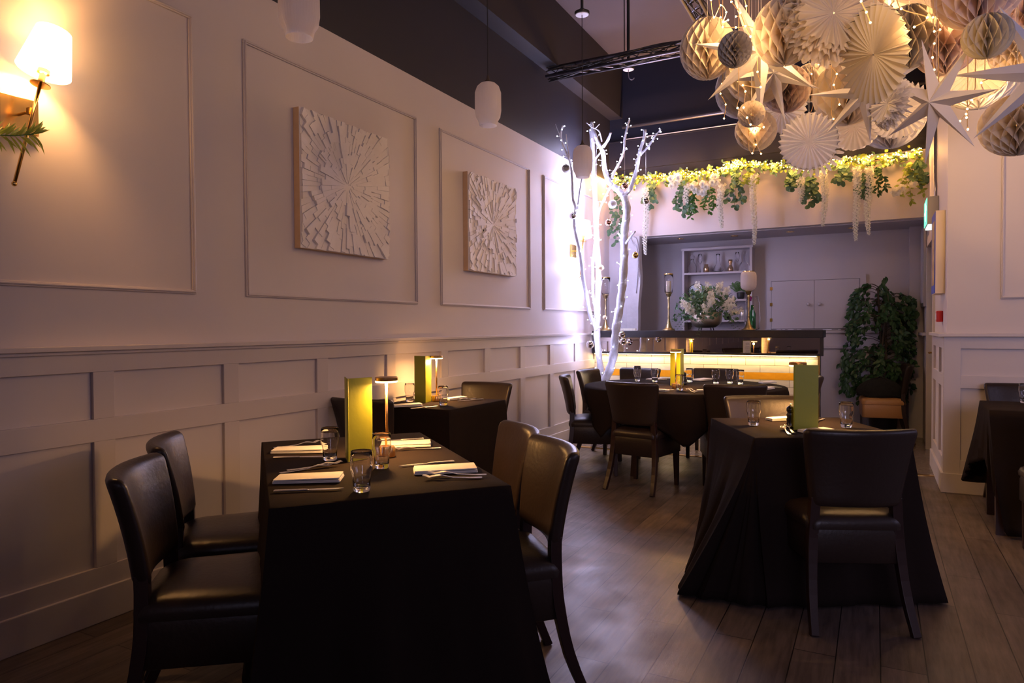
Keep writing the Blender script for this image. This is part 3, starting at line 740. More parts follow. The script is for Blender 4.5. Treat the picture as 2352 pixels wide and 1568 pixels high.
b = MB(); b.tube(spline([(.02, -.06, 2.40), (.05, -.065, 2.32), (.10, -.06, 2.25), (.11, -.06, 2.0), (.085, -.055, 1.7)], 5), .006); b.tube(spline([(.06, -.06, 2.40), (.10, -.065, 2.37), (.125, -.06, 2.2), (.12, -.05, 1.9)], 5), .005)
b.build('cable', 'greytube', t)

def candle_stand(x, y, label, kind):
    t = thing('candle_holder', label, 'candle holder', (x, y, 1.2355), 0, 'tall brass candle holders on the bar')
    pr = [(.075, 0), (.076, .006), (.060, .014), (.040, .035), (.024, .075), (.014, .12), (.011, .15), (.016, .157), (.011, .165), (.0105, .25), (.016, .262), (.011, .272), (.012, .36), (.018, .372), (.013, .384), (.014, .395), (.026, .402), (.030, .425), (.040, .432), (.040, .438), (.005, .4385)]
    MB().lathe(pr, 28).build('stand', 'abrass', t, smooth=True)
    if kind == 'glass':
        sh = [(.042, .4395), (.046, .445), (.050, .52), (.052, .60), (.052, .655), (.050, .655), (.050, .60), (.048, .52), (.044, .447), (.010, .4445)]
        MB().lathe(sh, 32).build('hurricane_shade', 'thinglass', t, smooth=True)
        MB().lathe([(.0525, .65), (.0535, .655), (.0535, .663), (.0515, .663), (.0515, .65)], 32, cap=False).build('rim', 'brass', t)
        MB().lathe([(.028, .446), (.029, .45), (.029, .575), (.026, .578), (.002, .574)], 24).build('candle', 'candle', t, smooth=False)
        MB().tube([(0, 0, .574), (.001, 0, .588)], .0015, 6).build('wick', 'black', t)
    elif kind == 'empty':
        sh = [(.036, .4395), (.044, .447), (.052, .50), (.055, .58), (.060, .645), (.058, .645), (.053, .58), (.050, .50), (.042, .45), (.010, .4445)]
        MB().lathe(sh, 32).build('hurricane_shade', 'thinglass', t, smooth=True)
        MB().lathe([(.060, .643), (.0615, .645), (.0615, .651), (.0595, .651), (.0595, .643)], 32, cap=False).build('rim', 'brass', t)
    else:
        sh = [(.030, .4395), (.066, .455), (.080, .475), (.084, .50), (.084, .60), (.078, .632), (.062, .645), (.060, .645), (.076, .63), (.081, .60), (.081, .50), (.060, .46)]
        MB().lathe(sh, 96, ribs=32, amp=.015).build('ribbed_shade', 'frost', t, smooth=True)
        MB().lathe([(.048, .6455), (.060, .6455), (.060, .654), (.048, .654)], 32).build('rim', 'brass', t)
candle_stand(.10, 7.93, 'brass candle holder with an empty glass shade, behind the lit branches on the bar', 'empty')
candle_stand(.88, 7.93, 'brass candle holder with a cream pillar candle in a clear glass shade', 'glass')
candle_stand(1.775, 7.93, 'brass candle holder with a white ribbed shade right of the flower bowl', 'ribbed')
# flower bowl
t = thing('flower_bowl', 'rounded brushed metal bowl on short legs holding the flower display on the bar', 'bowl', (1.31, 7.94, 1.2355))
pr = [(.05, .028), (.10, .034), (.150, .062), (.172, .105), (.178, .15), (.176, .205), (.170, .205), (.171, .15), (.163, .108), (.14, .07), (.02, .05)]
MB().lathe(pr, 48).build('bowl', 'bowl', t, smooth=True)
for k in range(4):
    a = radians(45+90*k); MB().tube([(.09*cos(a), .09*sin(a), .036), (.10*cos(a), .10*sin(a), 0)], .006).build('leg', 'blackwire', t)

# ------------------------------------------------------------------ foliage helpers
def leaf(b, p, d, n, L, W, cup=.2, tip=True):
    d = Vector(d).normalized(); n = Vector(n); s = d.cross(n)
    if s.length < 1e-3: s = d.cross(Vector((1, .1, 0)))
    s.normalize(); n = s.cross(d).normalized(); p = Vector(p)
    if tip: prof = ((0, .08), (.28, .9), (.55, 1.0), (.8, .55), (1, .02))
    else: prof = ((0, .15), (.22, .85), (.55, 1.05), (.85, .8), (1, .25))
    vs = []; fs = []
    for i, (a, w_) in enumerate(prof):
        c = p + d*(L*a) - n*(cup*L*a*a*.5)
        vs += [c - s*(W*w_*.5) + n*(cup*W*w_*.35), c, c + s*(W*w_*.5) + n*(cup*W*w_*.35)]
    for i in range(len(prof)-1):
        k = i*3; fs += [(k, k+1, k+4, k+3), (k+1, k+2, k+5, k+4)]
    b.add(vs, fs)
def rv(rnd, s=1): return Vector((rnd.uniform(-s, s), rnd.uniform(-s, s), rnd.uniform(-s, s)))
def blossom(b, p, r, rnd, n=5, out=(0, -1, 0)):
    o = Vector(out)
    for k in range(n):
        a = 2*pi*k/n + rnd.random(); d = Vector((cos(a), .25*rnd.uniform(-1, 1), sin(a))) + o*.5
        leaf(b, p, d, o + rv(rnd, .3), r, r*.8, .5, False)

# flowers in the bowl
rnd = random.Random(4)
t = thing('flower_arrangement', 'mixed white blossoms and eucalyptus greenery filling the metal bowl on the bar', 'flowers', (1.31, 7.94, 1.44))
lf = MB(); bl = MB(); fe = MB(); stm = MB()
for i in range(620):
    a = rnd.uniform(0, 2*pi); e = rnd.uniform(-.25, 1.45); R_ = rnd.uniform(.55, 1)
    d = Vector((cos(a)*cos(e)*.37, sin(a)*cos(e)*.27, sin(e)*.30+.0))*R_; d.z += -.02
    n = d.normalized()
    if i < 420: leaf(lf, d, n*.7+rv(rnd, .8), n+rv(rnd, .5), rnd.uniform(.035, .06), rnd.uniform(.028, .04), .3, rnd.random() < .5)
for i in range(16):
    a = rnd.uniform(0, 2*pi); e = rnd.uniform(.0, 1.3); c = Vector((cos(a)*cos(e)*.35, sin(a)*cos(e)*.25, sin(e)*.30))
    ax = (c.normalized()+Vector((0, 0, .3))).normalized()
    for k in range(46): blossom(bl, c + ax*rnd.uniform(-.06, .055) + rv(rnd, .028), .016, rnd, 4, rv(rnd).normalized())
for i in range(22):
    a = rnd.uniform(0, 2*pi); 
    d = Vector((cos(a), sin(a)*.7, rnd.uniform(-.35, .1))).normalized(); p0 = d*.08; Lf = rnd.uniform(.26, .38)
    for k in range(14):
        q = k/13; p = p0 + d*Lf*q + Vector((0, 0, .05-.16*q*q)); s = d.cross(Vector((0, 0, 1))).normalized()
        for sg in (-1, 1): leaf(fe, p, s*sg+d*.5+Vector((0, 0, -.1)), (0, 0, 1), .055*(1-q*.6), .012, .3)
for i in range(26):
    a = rnd.uniform(0, 2*pi); e = rnd.uniform(.3, 1.4); d = Vector((cos(a)*cos(e)*.36, sin(a)*cos(e)*.26, sin(e)*.33))
    stm.tube([(d.x*.1, d.y*.1, -.05), tuple(d*.6), tuple(d)], .0022, 5)
lf.build('leaves', 'leafe', t); bl.build('blossoms', 'petal', t); fe.build('fern_fronds', 'leafp', t); stm.build('stems', 'leafp', t)

# ------------------------------------------------------------------ alcove: shelf unit and its contents, cupboard
SX0, SX1, SY, SD = .77, 1.65, YA, .20
t = thing('shelf_unit', 'pale open shelf unit on the wall behind the bar, full of glassware', 'shelf', (0, 0, 0))
for a, b_ in ((SX0, SX0+.03), (SX1-.03, SX1)): MB().box(a, b_, SY-SD, SY-.001, .9, 2.27).build('side_panel', 'pale', t)
MB().box(SX0-.01, SX1+.01, SY-SD-.005, SY-.001, 2.27, 2.30).build('top_panel', 'pale', t)
shz = (1.955, 1.60, 1.335)
for z in shz: MB().box(SX0+.03, SX1-.03, SY-SD, SY-.001, z, z+.025).build('shelf', 'pale', t)
sy = SY-.11
def vase(name, label, cat, x, z, prof, m, group=None, n=24, extra=None):
    o = MB().lathe(prof, n).build(name, m, smooth=True); o.location = (x, sy, z); tag(o, label, cat, group); return o
def hollow(p, w_=.003): return p + [(max(r-w_, .002), z) for r, z in reversed(p[1:])]
z1 = 1.9805; G1 = 'glassware on the top shelf'
vase('decanter', 'ribbed glass decanter with a stopper at the left of the top shelf', 'decanter', .885, z1, [(.045, 0), (.052, .01), (.055, .06), (.05, .10), (.022, .15), (.018, .19), (.030, .195), (.034, .215), (.02, .235), (.002, .238)], 'thinglass', G1)
vase('champagne_flute', 'tall champagne flute beside the left decanter on the top shelf', 'glass', .985, z1, [(.03, 0), (.004, .006), (.004, .09), (.012, .11), (.026, .16), (.028, .20), (.022, .245), (.020, .245), (.025, .20), (.023, .16), (.002, .115)], 'thinglass', G1)
vase('votive_jar', 'small gold glass jar left of the carafe on the top shelf', 'jar', 1.065, z1, [(.03, 0), (.038, .01), (.038, .06), (.03, .075), (.026, .085), (.026, .11), (.002, .112)], 'amberglass', G1)
vase('carafe', 'wide bottomed glass carafe in the middle of the top shelf', 'carafe', 1.215, z1, hollow([(.02, 0), (.065, .012), (.068, .035), (.03, .10), (.018, .15), (.018, .20), (.026, .235)]), 'thinglass', G1)
vase('gold_bottle', 'small gold glass bottle right of the carafe on the top shelf', 'bottle', 1.37, z1, [(.03, 0), (.036, .01), (.036, .05), (.02, .075), (.018, .10), (.026, .125), (.026, .155), (.002, .156)], 'amberglass', G1)
vase('champagne_flute', 'tall champagne flute beside the round decanter on the top shelf', 'glass', 1.455, z1, [(.03, 0), (.004, .006), (.004, .09), (.012, .11), (.026, .16), (.028, .20), (.022, .245), (.020, .245), (.025, .20), (.023, .16), (.002, .115)], 'thinglass', G1)
vase('round_decanter', 'globe shaped glass decanter at the right of the top shelf', 'decanter', 1.54, z1, [(.02, 0), (.066, .015), (.072, .045), (.05, .095), (.02, .13), (.014, .18), (.015, .20), (.035, .235), (.02, .25), (.002, .25)], 'thinglass', G1)
z2 = 1.6255
o = MB().lathe([(.10, 0), (.11, .004), (.11, .012), (.10, .016), (.003, .017)], 40, Matrix.Rotation(radians(80), 4, 'X')).build('round_tray', 'black', smooth=False); o.location = (.93, SY-.06, z2+.112); tag(o, 'black round tray propped on the middle shelf behind the flowers', 'tray')
t = thing('geometric_lantern', 'small glass house-shaped lantern with a white roof on the middle shelf', 'lantern', (1.12, sy, z2))
b = MB()
for a, c in (((-.07,-.05,0),(-.07,-.05,.12)), ((.07,-.05,0),(.07,-.05,.12)), ((-.07,.05,0),(-.07,.05,.12)), ((.07,.05,0),(.07,.05,.12)), ((-.07,-.05,.003),(.07,-.05,.003)), ((-.07,.05,.003),(.07,.05,.003))): b.tube([a, c], .003, 6)
b.build('frame', 'chrome', t)
b = MB(); b.add([(-.085,-.06,.115),(.0,-.06,.185),(0,.06,.185),(-.085,.06,.115),(.085,-.06,.115),(.085,.06,.115)], [(0,1,2,3),(1,4,5,2)]); b.build('roof', 'chrome', t, solid=.004)
t = thing('potted_plant', 'small dark leafy plant in a black pot on the middle shelf, by the ribbed shade', 'plant', (1.50, sy-.02, z2))
MB().lathe([(.035, 0), (.045, .02), (.05, .08), (.046, .085), (.003, .08)], 24).build('pot', 'pot', t, smooth=True)
b = MB(); rnd = random.Random(8)
for i in range(9):
    a = i*2.4; d = Vector((cos(a), sin(a)*.6, 1.0)).normalized()
    for k in range(6):
        q = .3+.7*k/5; p = Vector((0, 0, .07))+d*.15*q; s = d.cross(Vector((0, 1, 0))).normalized()
        for sg in (-1, 1): leaf(b, p, s*sg+d*.6, (0, -1, 0), .05, .014, .2)
b.build('leaves', 'leafp', t)
z3 = 1.3605; G3 = 'tumblers and jars on the lower shelf'
vase('flower_pot', 'tiny pot with magenta petals at the left of the lower shelf', 'pot', .84, z3, [(.02, 0), (.035, .02), (.045, .07), (.03, .09), (.003, .09)], 'purple', G3)
for i, (x, h, mm, lb) in enumerate(((1.33, .09, 'black', 'dark jar just right of the flower bowl on the lower shelf'), (1.42, .07, 'thinglass', 'clear short jar on the lower shelf'), (1.52, .13, 'steel', 'tall steel cocktail shaker on the lower shelf'))):
    vase('jar', lb, 'jar', x, z3, [(.03, 0), (.036, .005), (.036, h), (.030, h+.006), (.002, h+.007)], mm, G3)
o = MB().lathe(hollow([(.045, 0), (.075, .01), (.088, .12), (.078, .30), (.062, .38), (.055, .38)]), 32).build('glass_vase', 'thinglass', smooth=True); o.location = (1.79, 8.10, 1.2356); tag(o, 'large clear glass vase standing behind the ribbed-shade candle holder', 'vase')
o = MB().lathe([(.036, 0), (.038, .006), (.038, .17), (.018, .22), (.015, .27), (.002, .272)], 24).build('green_bottle', 'greenglass', smooth=True); o.location = (1.79, 8.10, 1.2475); tag(o, 'green glass bottle standing inside the big clear vase', 'bottle')
b = MB(); rnd = random.Random(3); b.tube([(0, 0, 0), (.01, 0, .12)], .002, 5)
for k in range(14): blossom(b, Vector((.01, 0, .13))+rv(rnd, .012), .02, rnd, 5)
o = b.build('purple_flower', 'purple'); o.location = (1.76, 8.05, 1.46); tag(o, 'single dark pink flower head beside the ribbed-shade candle holder', 'flower')
t = thing('wall_cupboard', 'pale mauve double-door cupboard on the wall behind the right end of the bar', 'cupboard', (0, 0, 0))
b = MB()
for bx in ((1.80, 2.92, 1.845, 1.895), (1.80, 1.855, 1.235, 1.845), (2.855, 2.92, 1.235, 1.845)): b.box(bx[0], bx[1], YA-.03, YA-.001, bx[2], bx[3])
b.build('surround', 'alcove', t)
b = MB(); b.box(1.856, 2.854, YA-.012, YA-.001, 1.24, 1.844); b.build('back_board', 'black', t)
for x0, x1, kx in ((1.859, 2.351, 2.29), (2.355, 2.851, 2.415)):
    d_ = MB().box(x0, x1, YA-.034, YA-.013, 1.245, 1.841).build('door', 'alcove', t)
    MB().lathe([(.008, 0), (.008, .012), (.020, .018), (.021, .028), (.012, .036), (.002, .037)], 20, Matrix.Translation((kx, YA-.035, 1.545)) @ Matrix.Rotation(radians(90), 4, 'X')).build('knob', 'pale', d_, smooth=True)
    if x0 < 2:
        for z in (1.355, 1.55, 1.75): MB().box(x0-.018, x0+.012, YA-.040, YA-.034, z-.02, z+.02).build('hinge', 'brass', d_)
b = MB()
for i, (x, w_) in enumerate(((1.92, .05), (1.99, .03), (2.05, .07), (2.16, .05), (2.45, .1), (2.62, .03))): b.box(x, x+w_, YA-.045, YA-.040, 1.2255, 1.237)
b.build('catch_strip', 'chrome', t)
for i, (x, y) in enumerate(((.82, 8.74), (1.47, 8.80), (2.12, 8.76), (2.78, 8.78))):
    t = thing('downlight', ('first', 'second', 'third', 'fourth')[i]+' recessed brass downlight from the left in the alcove soffit', 'downlight', (x, y, 2.40), 0, 'recessed downlights above the bar')
    MB().lathe([(.030, -.001), (.045, -.004), (.046, 0)], 24, cap=False).build('rim', 'brass', t); MB().lathe([(.002, -.0015), (.030, -.0015)], 24, cap=False).build('bulb', 'bulb_off', t)

# ------------------------------------------------------------------ ficus, its pot and the coat on the chair
rnd = random.Random(21)
t = thing('ficus_tree', 'tall leafy green ficus in a dark floor pot, at the right beside the bar', 'plant', (3.10, 8.98, 0))
MB().lathe([(.11, 0), (.13, .02), (.16, .30), (.165, .34), (.15, .34), (.145, .30), (.002, .29)], 32).build('pot', 'pot', t, smooth=True)
tr = MB()
for k in range(3):
    a = k*2.1; tr.tube(spline([(.02*cos(a), .02*sin(a), .28), (.05*cos(a+1), .03*sin(a+1), .7), (.03*cos(a+2.5), .03*sin(a+2.5), 1.1), (.06*cos(a+3.5), .05*sin(a+4), 1.7)], 6), [.017]*10+[.012]*9, 8)
lf = MB()
for i in range(125):
    z = rnd.uniform(.55, 1.80); a = rnd.uniform(0, 2*pi)
    mxr = .42*(1-abs((z-1.2)/.75)**2.4*.55)
    r = rnd.uniform(.6, 1)*mxr; tx, ty, tz = r*cos(a), r*sin(a)*.55-.05, z - .12*(r/.4)
    tx = min(tx, .26); ty = min(ty, .10)
    c0 = Vector((0, 0, z-.1)); c1 = Vector((tx, ty, tz)); mid = (c0+c1)/2+Vector((0, 0, .07))
    pts = spline([c0, mid, c1, c1+Vector((tx*.1, ty*.1, -.10))], 4); tr.tube(pts, .0035, 5)
    for q in range(5, len(pts)):
        for w_ in range(2):
            d = Vector((tx, ty, 0)).normalized()*.5+rv(rnd, .8)+Vector((0, 0, -.7)); leaf(lf, pts[q]+rv(rnd, .015), d, Vector((0, -1, .6))+rv(rnd, .5), rnd.uniform(.050, .074), rnd.uniform(.030, .042), .25)
for (sx, sy_, z0, n) in ((-.40, -.12, 1.0, 17), (-.36, -.14, .85, 12), (.30, -.1, 1.55, 8), (0, -.03, 1.84, 8)):
    for k in range(n*2):
        p = Vector((sx+.02*sin(k)+rnd.uniform(-.03, .03), sy_+rnd.uniform(-.03, .03), z0-.03*k/2)); leaf(lf, p, Vector((rnd.uniform(-.6, .6), rnd.uniform(-.4, .2), -1)), Vector((0, -1, .2))+rv(rnd, .4), .075, .042, .25)
tr.build('trunk', 'trunk', t, smooth=True); lf.build('foliage', 'leafd', t)
b = MB(); L = []
for i in range(15):
    v = i/14; z = .50+.20*v; R_ = (.20*(1-v**3)+.02)
    L.append([((R_*1.05*cos(a)+.01*sin(5*a+v*7)), R_*.8*sin(a)+.01*cos(7*a), z+.012*sin(4*a+3*v)) for a in [2*pi*j/30 for j in range(30)]])
b.loops(L); o = b.build('folded_coat', 'coat', smooth=True); o.location = (3.07, 8.58, .003); tag(o, 'black coat bundled on the tan seat beneath the ficus', 'coat')

# ------------------------------------------------------------------ items on the side wall
t = thing('exit_sign', 'boxy emergency exit light glowing green, high on the side wall', 'sign', (0, 0, 0))
MB().box(3.415, 3.4995, 6.98, 7.36, 2.16, 2.40).build('housing', 'plast', t, bevel=.003)
pn = MB().box(3.410, 3.4155, 6.99, 7.35, 2.17, 2.39).build('green_panel', 'exit', t)
q = MB()          # running figure and arrow
q.box(3.4085, 3.4105, 7.10, 7.14, 2.20, 2.36); q.box(3.4085, 3.4105, 7.18, 7.28, 2.27, 2.29); q.box(3.4085, 3.4105, 7.03, 7.07, 2.29, 2.33)
q.build('pictogram', 'exitw', pn)
MB().box(3.42, 3.495, 6.99, 7.35, 2.150, 2.1595).build('lower_diffuser', 'exitw', t)
light('exit_glow', 'AREA', (3.45, 7.17, 2.14), .5, (.5, 1, .8), size=(.06, .3))
o = MB().tube(spline([(3.487, 7.17, 2.40), (3.487, 7.17, 2.5), (3.487, 7.22, 2.58)], 4)+[Vector((3.487, 7.22, 3.13))], .012, 10).build('conduit', 'greytube', smooth=True); tag(o, 'grey metal conduit running up the side wall from the exit sign', 'conduit')
t = thing('canvas_picture', 'box canvas picture with a blue border hung on the side wall near its corner', 'picture', (0, 0, 0))
MB().box(3.435, 3.4995, 6.33, 6.72, 1.53, 2.18).build('canvas', 'canvas', t)
MB().box(3.432, 3.4345, 6.335, 6.715, 1.535, 2.175).build('border', 'artblue', t); MB().box(3.430, 3.4318, 6.40, 6.65, 1.60, 2.11).build('painting', 'artmix', t)
t = thing('fire_call_point', 'small red fire alarm call point on the side wall above the dado', 'alarm', (0, 0, 0))
MB().box(3.455, 3.4995, 6.48, 6.57, 1.305, 1.395).build('box', 'red', t, bevel=.006); MB().box(3.452, 3.4548, 6.50, 6.55, 1.325, 1.375).build('glass_face', 'chrome', t)
t = thing('wall_mirror_panel', 'narrow silvery framed panel on the side wall past the door', 'panel', (0, 0, 0))
MB().box(3.47, 3.4995, 8.50, 9.0, 1.48, 2.36).build('frame', 'greytube', t, bevel=.003); MB().box(3.466, 3.4695, 8.54, 8.96, 1.52, 2.32).build('face', 'rough', t)

# ------------------------------------------------------------------ relief art panels
def sunburst(y0, y1, z0, z1, label, seed):
    rnd = random.Random(seed)
    t = thing('relief_panel', label, 'wall art', (0, (y0+y1)/2, (z0+z1)/2), 0, 'sunburst relief panels')
    h = (z1-z0)/2; w_ = (y1-y0)/2
    MB().box(.001, .046, -w_, w_, -h, h).build('box_frame', 'artside', t)
    MB().box(.0461, .0495, -w_, w_, -h, h).build('backing', 'white', t)
    b = MB(); cy, cz = -.0, .02
    def rmax(a):
        c, s_ = cos(a), sin(a); m_ = []
        if abs(c) > 1e-6: m_.append(((w_-cy) if c > 0 else (-w_-cy))/c)
        if abs(s_) > 1e-6: m_.append(((h-cz) if s_ > 0 else (-h-cz))/s_)
        return min(x for x in m_ if x > 0)-.002
    def seg(a0, a1, r0, r1, ht):
        R0, R1 = rmax(a0), rmax(a1)
        P4 = [(a0, min(r0, R0)), (a0, min(r1, R0)), (a1, min(r1, R1)), (a1, min(r0, R1))]
        if min(r0, R0) >= R0 and min(r0, R1) >= R1: return
        q = [(cy+r*cos(a), cz+r*sin(a)) for a, r in P4]; lo = .0496; hi = .050+ht
        b.add([(lo, y, z) for y, z in q]+[(hi-(.000 if i in (1, 2) else .006), y, z) for i, (y, z) in enumerate(q)], [(0,1,2,3),(4,7,6,5),(0,4,5,1),(1,5,6,2),(2,6,7,3),(3,7,4,0)])
    for n, ra, rb in ((40, .012, .20), (72, .16, .66)):
        for k in range(n):
            a0 = 2*pi*k/n; a1 = 2*pi*(k+1)/n-.004; r = ra + rnd.uniform(0, .05); ht = rnd.uniform(.004, .010)
            while r < rb:
                L_ = rnd.uniform(.05, .13); seg(a0, a1, r, r+L_, ht); r += L_; ht = rnd.choice((.004, .011, .018))+rnd.uniform(-.001, .003)
    b.build('carved_rays', 'white', t)
sunburst(2.955, 3.77, 1.755, 2.575, 'larger white sunburst relief panel on the left wall, nearest the camera', 5)
sunburst(4.82, 5.655, 1.755, 2.57, 'white sunburst relief panel farther along the wall, second from the camera', 6)

# ------------------------------------------------------------------ wall sconces
def sconce(y, label, shade, power, col):
    t = thing('wall_sconce', label, 'wall lamp', (0, y, 0), 0, 'brass wall sconces')
    MB().box(.001, .022, -.07, .07, 2.065, 2.205).build('back_plate', 'brass', t, bevel=.002)
    b = MB(); b.tube([(.02, 0, 2.135), (.10, 0, 2.135)], .006, 10); b.box(.088, .108, -.010, .010, 2.122, 2.148); b.build('arm', 'brass', t)
    tl = Vector((0, .105, .43)).normalized()
    c = Vector((.12, -.0, 2.135))
    def q(s): return c + tl*s + Vector((0, .0, 0))
    b = MB(); b.tube([q(-.30), q(.11)], .0065, 10); b.ball(q(-.305), .010); b.build('rod', 'brass', t, smooth=True)
    mt = Matrix.Translation(q(.11)) @ tl.to_track_quat('Z', 'Y').to_matrix().to_4x4()
    MB().lathe([(.035, 0), (.036, .003), (.012, .004), (.012, .045), (.022, .05), (.022, .065), (.004, .066)], 20, mt).build('candle_cup', 'brass', t, smooth=False)
    sh = MB().lathe([(.095, .060), (.062, .235), (.060, .235), (.093, .060)], 40, mt, cap=False); sh.build('lamp_shade', shade, t, smooth=True)
    l = light('sconce_glow', 'POINT', Vector((0, y, 0))+mt @ Vector((0, 0, .13)), power, col, .03)
    light('sconce_up_glow', 'POINT', Vector((0, y, 0))+mt @ Vector((0, 0, .27)), power*.18, col, .03)
    light('sconce_down_glow', 'POINT', Vector((0, y, 0))+mt @ Vector((.0, 0, .03)), power*.3, col, .03)
    return t
sconce(1.49, 'brass wall sconce with a glowing white shade, at the left edge of the photo', 'shade', 20, (1, .48, .15))
sconce(7.13, 'brass wall sconce on the far left wall, behind the lit white branches', 'shade2', 1.5, (1, .8, .6))
b = MB(); rnd = random.Random(2)
t = thing('leaf_spray', 'green spiky leaf spray poking in at the left edge, below the sconce plate', 'plant', (.12, 1.49, 2.0))
st_ = spline([(.03, -.32, .02), (.03, -.2, .0), (.03, -.1, .01), (.035, -.02, .035)], 6)
for i, p in enumerate(st_):
    for sg in (-1, 1, 1):
        d = Vector((rnd.uniform(-.1, .3), rnd.uniform(.35, .9), sg*rnd.uniform(.35, .9))); leaf(b, p, d, (1, 0, 0), rnd.uniform(.06, .09), .010, .6)
b.build('leaves', 'leafy', t); MB().tube(st_, .0025, 6).build('stem', 'leafp', t)

# ------------------------------------------------------------------ pendants and ceiling roses
def pendant(x, y, zt, label, s=1.0, rose=None):
    t = thing('pendant_lamp', label, 'pendant lamp', (x, y, 0), 0, 'unlit ribbed glass pendants')
    H = .245
    out = [(.024, zt), (.045, zt-.004), (.064, zt-.022), (.075, zt-.055), (.0755, zt-.16), (.070, zt-.195), (.056, zt-.218), (.050, zt-H)]
    MB().lathe(out, 120, ribs=40, amp=.012, cap=False).build('glass_shade', 'frost', t, smooth=True)
    MB().lathe([(.026, zt-.002), (.024, zt+.006), (.010, zt+.022), (.006, zt+.045), (.002, zt+.046)], 20).build('cap', 'trunk', t, smooth=True)
    MB().lathe([(.010, zt-.0), (.012, zt-.045), (.02, zt-.07), (.028, zt-.10), (.02, zt-.13), (.002, zt-.14)], 16).build('bulb', 'bulb_off', t, smooth=True)
    zr = 3.70 if rose is None else rose
    MB().tube([(0, 0, zt+.04), (0, 0, zr)], .0028, 6).build('cord', 'blackwire', t)
    r = MB().lathe([(.055, zr), (.058, zr+.008), (.058, zr+.02), (.03, zr+.035), (.012, zr+.05)], 28).build('ceiling_rose', 'pot', t, smooth=False)
    MB().lathe([(.003, zr-.003), (.048, zr-.003), (.052, zr-.0005)], 28, cap=False).build('rose_plate', 'chrome', r)
    MB().tube([(0, 0, zr+.045), (0, 0, ZC)], .011, 8).build('drop_rod', 'pot', t)
pendant(1.085, 1.93, 2.627, 'ribbed glass pendant cut by the top edge of the photo, nearest the camera')
pendant(1.03, 3.457, 2.695, 'ribbed glass pendant in the middle of the row, against the dark wall')
pendant(1.00, 4.98, 2.690, 'ribbed glass pendant hanging in front of the lit white branches')
t = thing('ceiling_hook', 'dark rod with a white disc and a hanging hook, right of the farthest pendant cord', 'ceiling hook', (.87, 6.5, 0))
zr = 3.80
r = MB().lathe([(.055, zr), (.058, zr+.008), (.058, zr+.02), (.03, zr+.035), (.012, zr+.05)], 28).build('ceiling_rose', 'pot', t)
MB().lathe([(.003, zr-.003), (.048, zr-.003), (.052, zr-.0005)], 28, cap=False).build('rose_plate', 'chrome', t)
MB().tube([(0, 0, zr+.045), (0, 0, ZC)], .014, 8).build('drop_rod', 'pot', t)
MB().tube(spline([(0, 0, zr-.002), (0, 0, zr-.05), (.01, 0, zr-.09), (.04, 0, zr-.105), (.06, 0, zr-.09)], 5), .004, 6).build('hook', 'greytube', t)

# ------------------------------------------------------------------ lighting truss wrapped in cable
def truss(name, a, c, label, seed):
    rnd = random.Random(seed); a, c = Vector(a), Vector(c); d = (c-a); Ln = d.length; d.normalize()
    s = d.cross(Vector((0, 0, 1))).normalized(); up = Vector((0, 0, 1))
    t = thing(name, label, 'truss', tuple(a)); Z = Vector((0, 0, 0))
    offs = [s*.06+up*-.04, s*-.06+up*-.04, up*.06]
    for o_ in offs: MB().tube([Z+o_, Z+o_+d*Ln], .016, 10).build('chord', 'truss', t, smooth=True)
    b = MB(); n = int(Ln/.14)
    for i in range(n):
        for k in range(3): b.tube([offs[k]+d*(Ln*i/n), offs[(k+1) % 3]+d*(Ln*(i+1)/n)], .005, 6)
    b.build('bracing', 'truss', t)
    b = MB()
    for w_ in range(9):
        ph = rnd.uniform(0, 6.28); fr_ = rnd.uniform(6, 16); R_ = rnd.uniform(.035, .075)
        b.tube([d*(Ln*i/70)+s*(R_*cos(ph+fr_*i/70))+up*(R_*sin(ph+fr_*i/70)) for i in range(71)], .006, 5)
    b.build('wrapped_cables', 'blackwire', t)
    for k in range(max(2, int(Ln/1.1))):
        q = d*(Ln*(k+.5)/max(2, int(Ln/1.1))); MB().tube([q+up*.05, q+up*(ZC-a.z)], .005, 6).build('suspension_wire', 'blackwire', t)
    b = MB(); 
    for k in range(3): p = d*(Ln*(.45+.13*k)); b.box(p.x-.03, p.x+.03, p.y-.03, p.y+.03, -.10, -.03)
    b.build('clamp', 'greytube', t)
truss('lighting_truss', (.06, 6.38, 3.86), (3.3, 6.38, 3.86), 'cable-wrapped truss running from the dark wall behind the hanging lanterns', 1)
truss('lighting_truss', (1.74, 2.2, 3.86), (1.74, 6.2, 3.86), 'cable-wrapped truss running towards the camera above the hanging lanterns', 2)

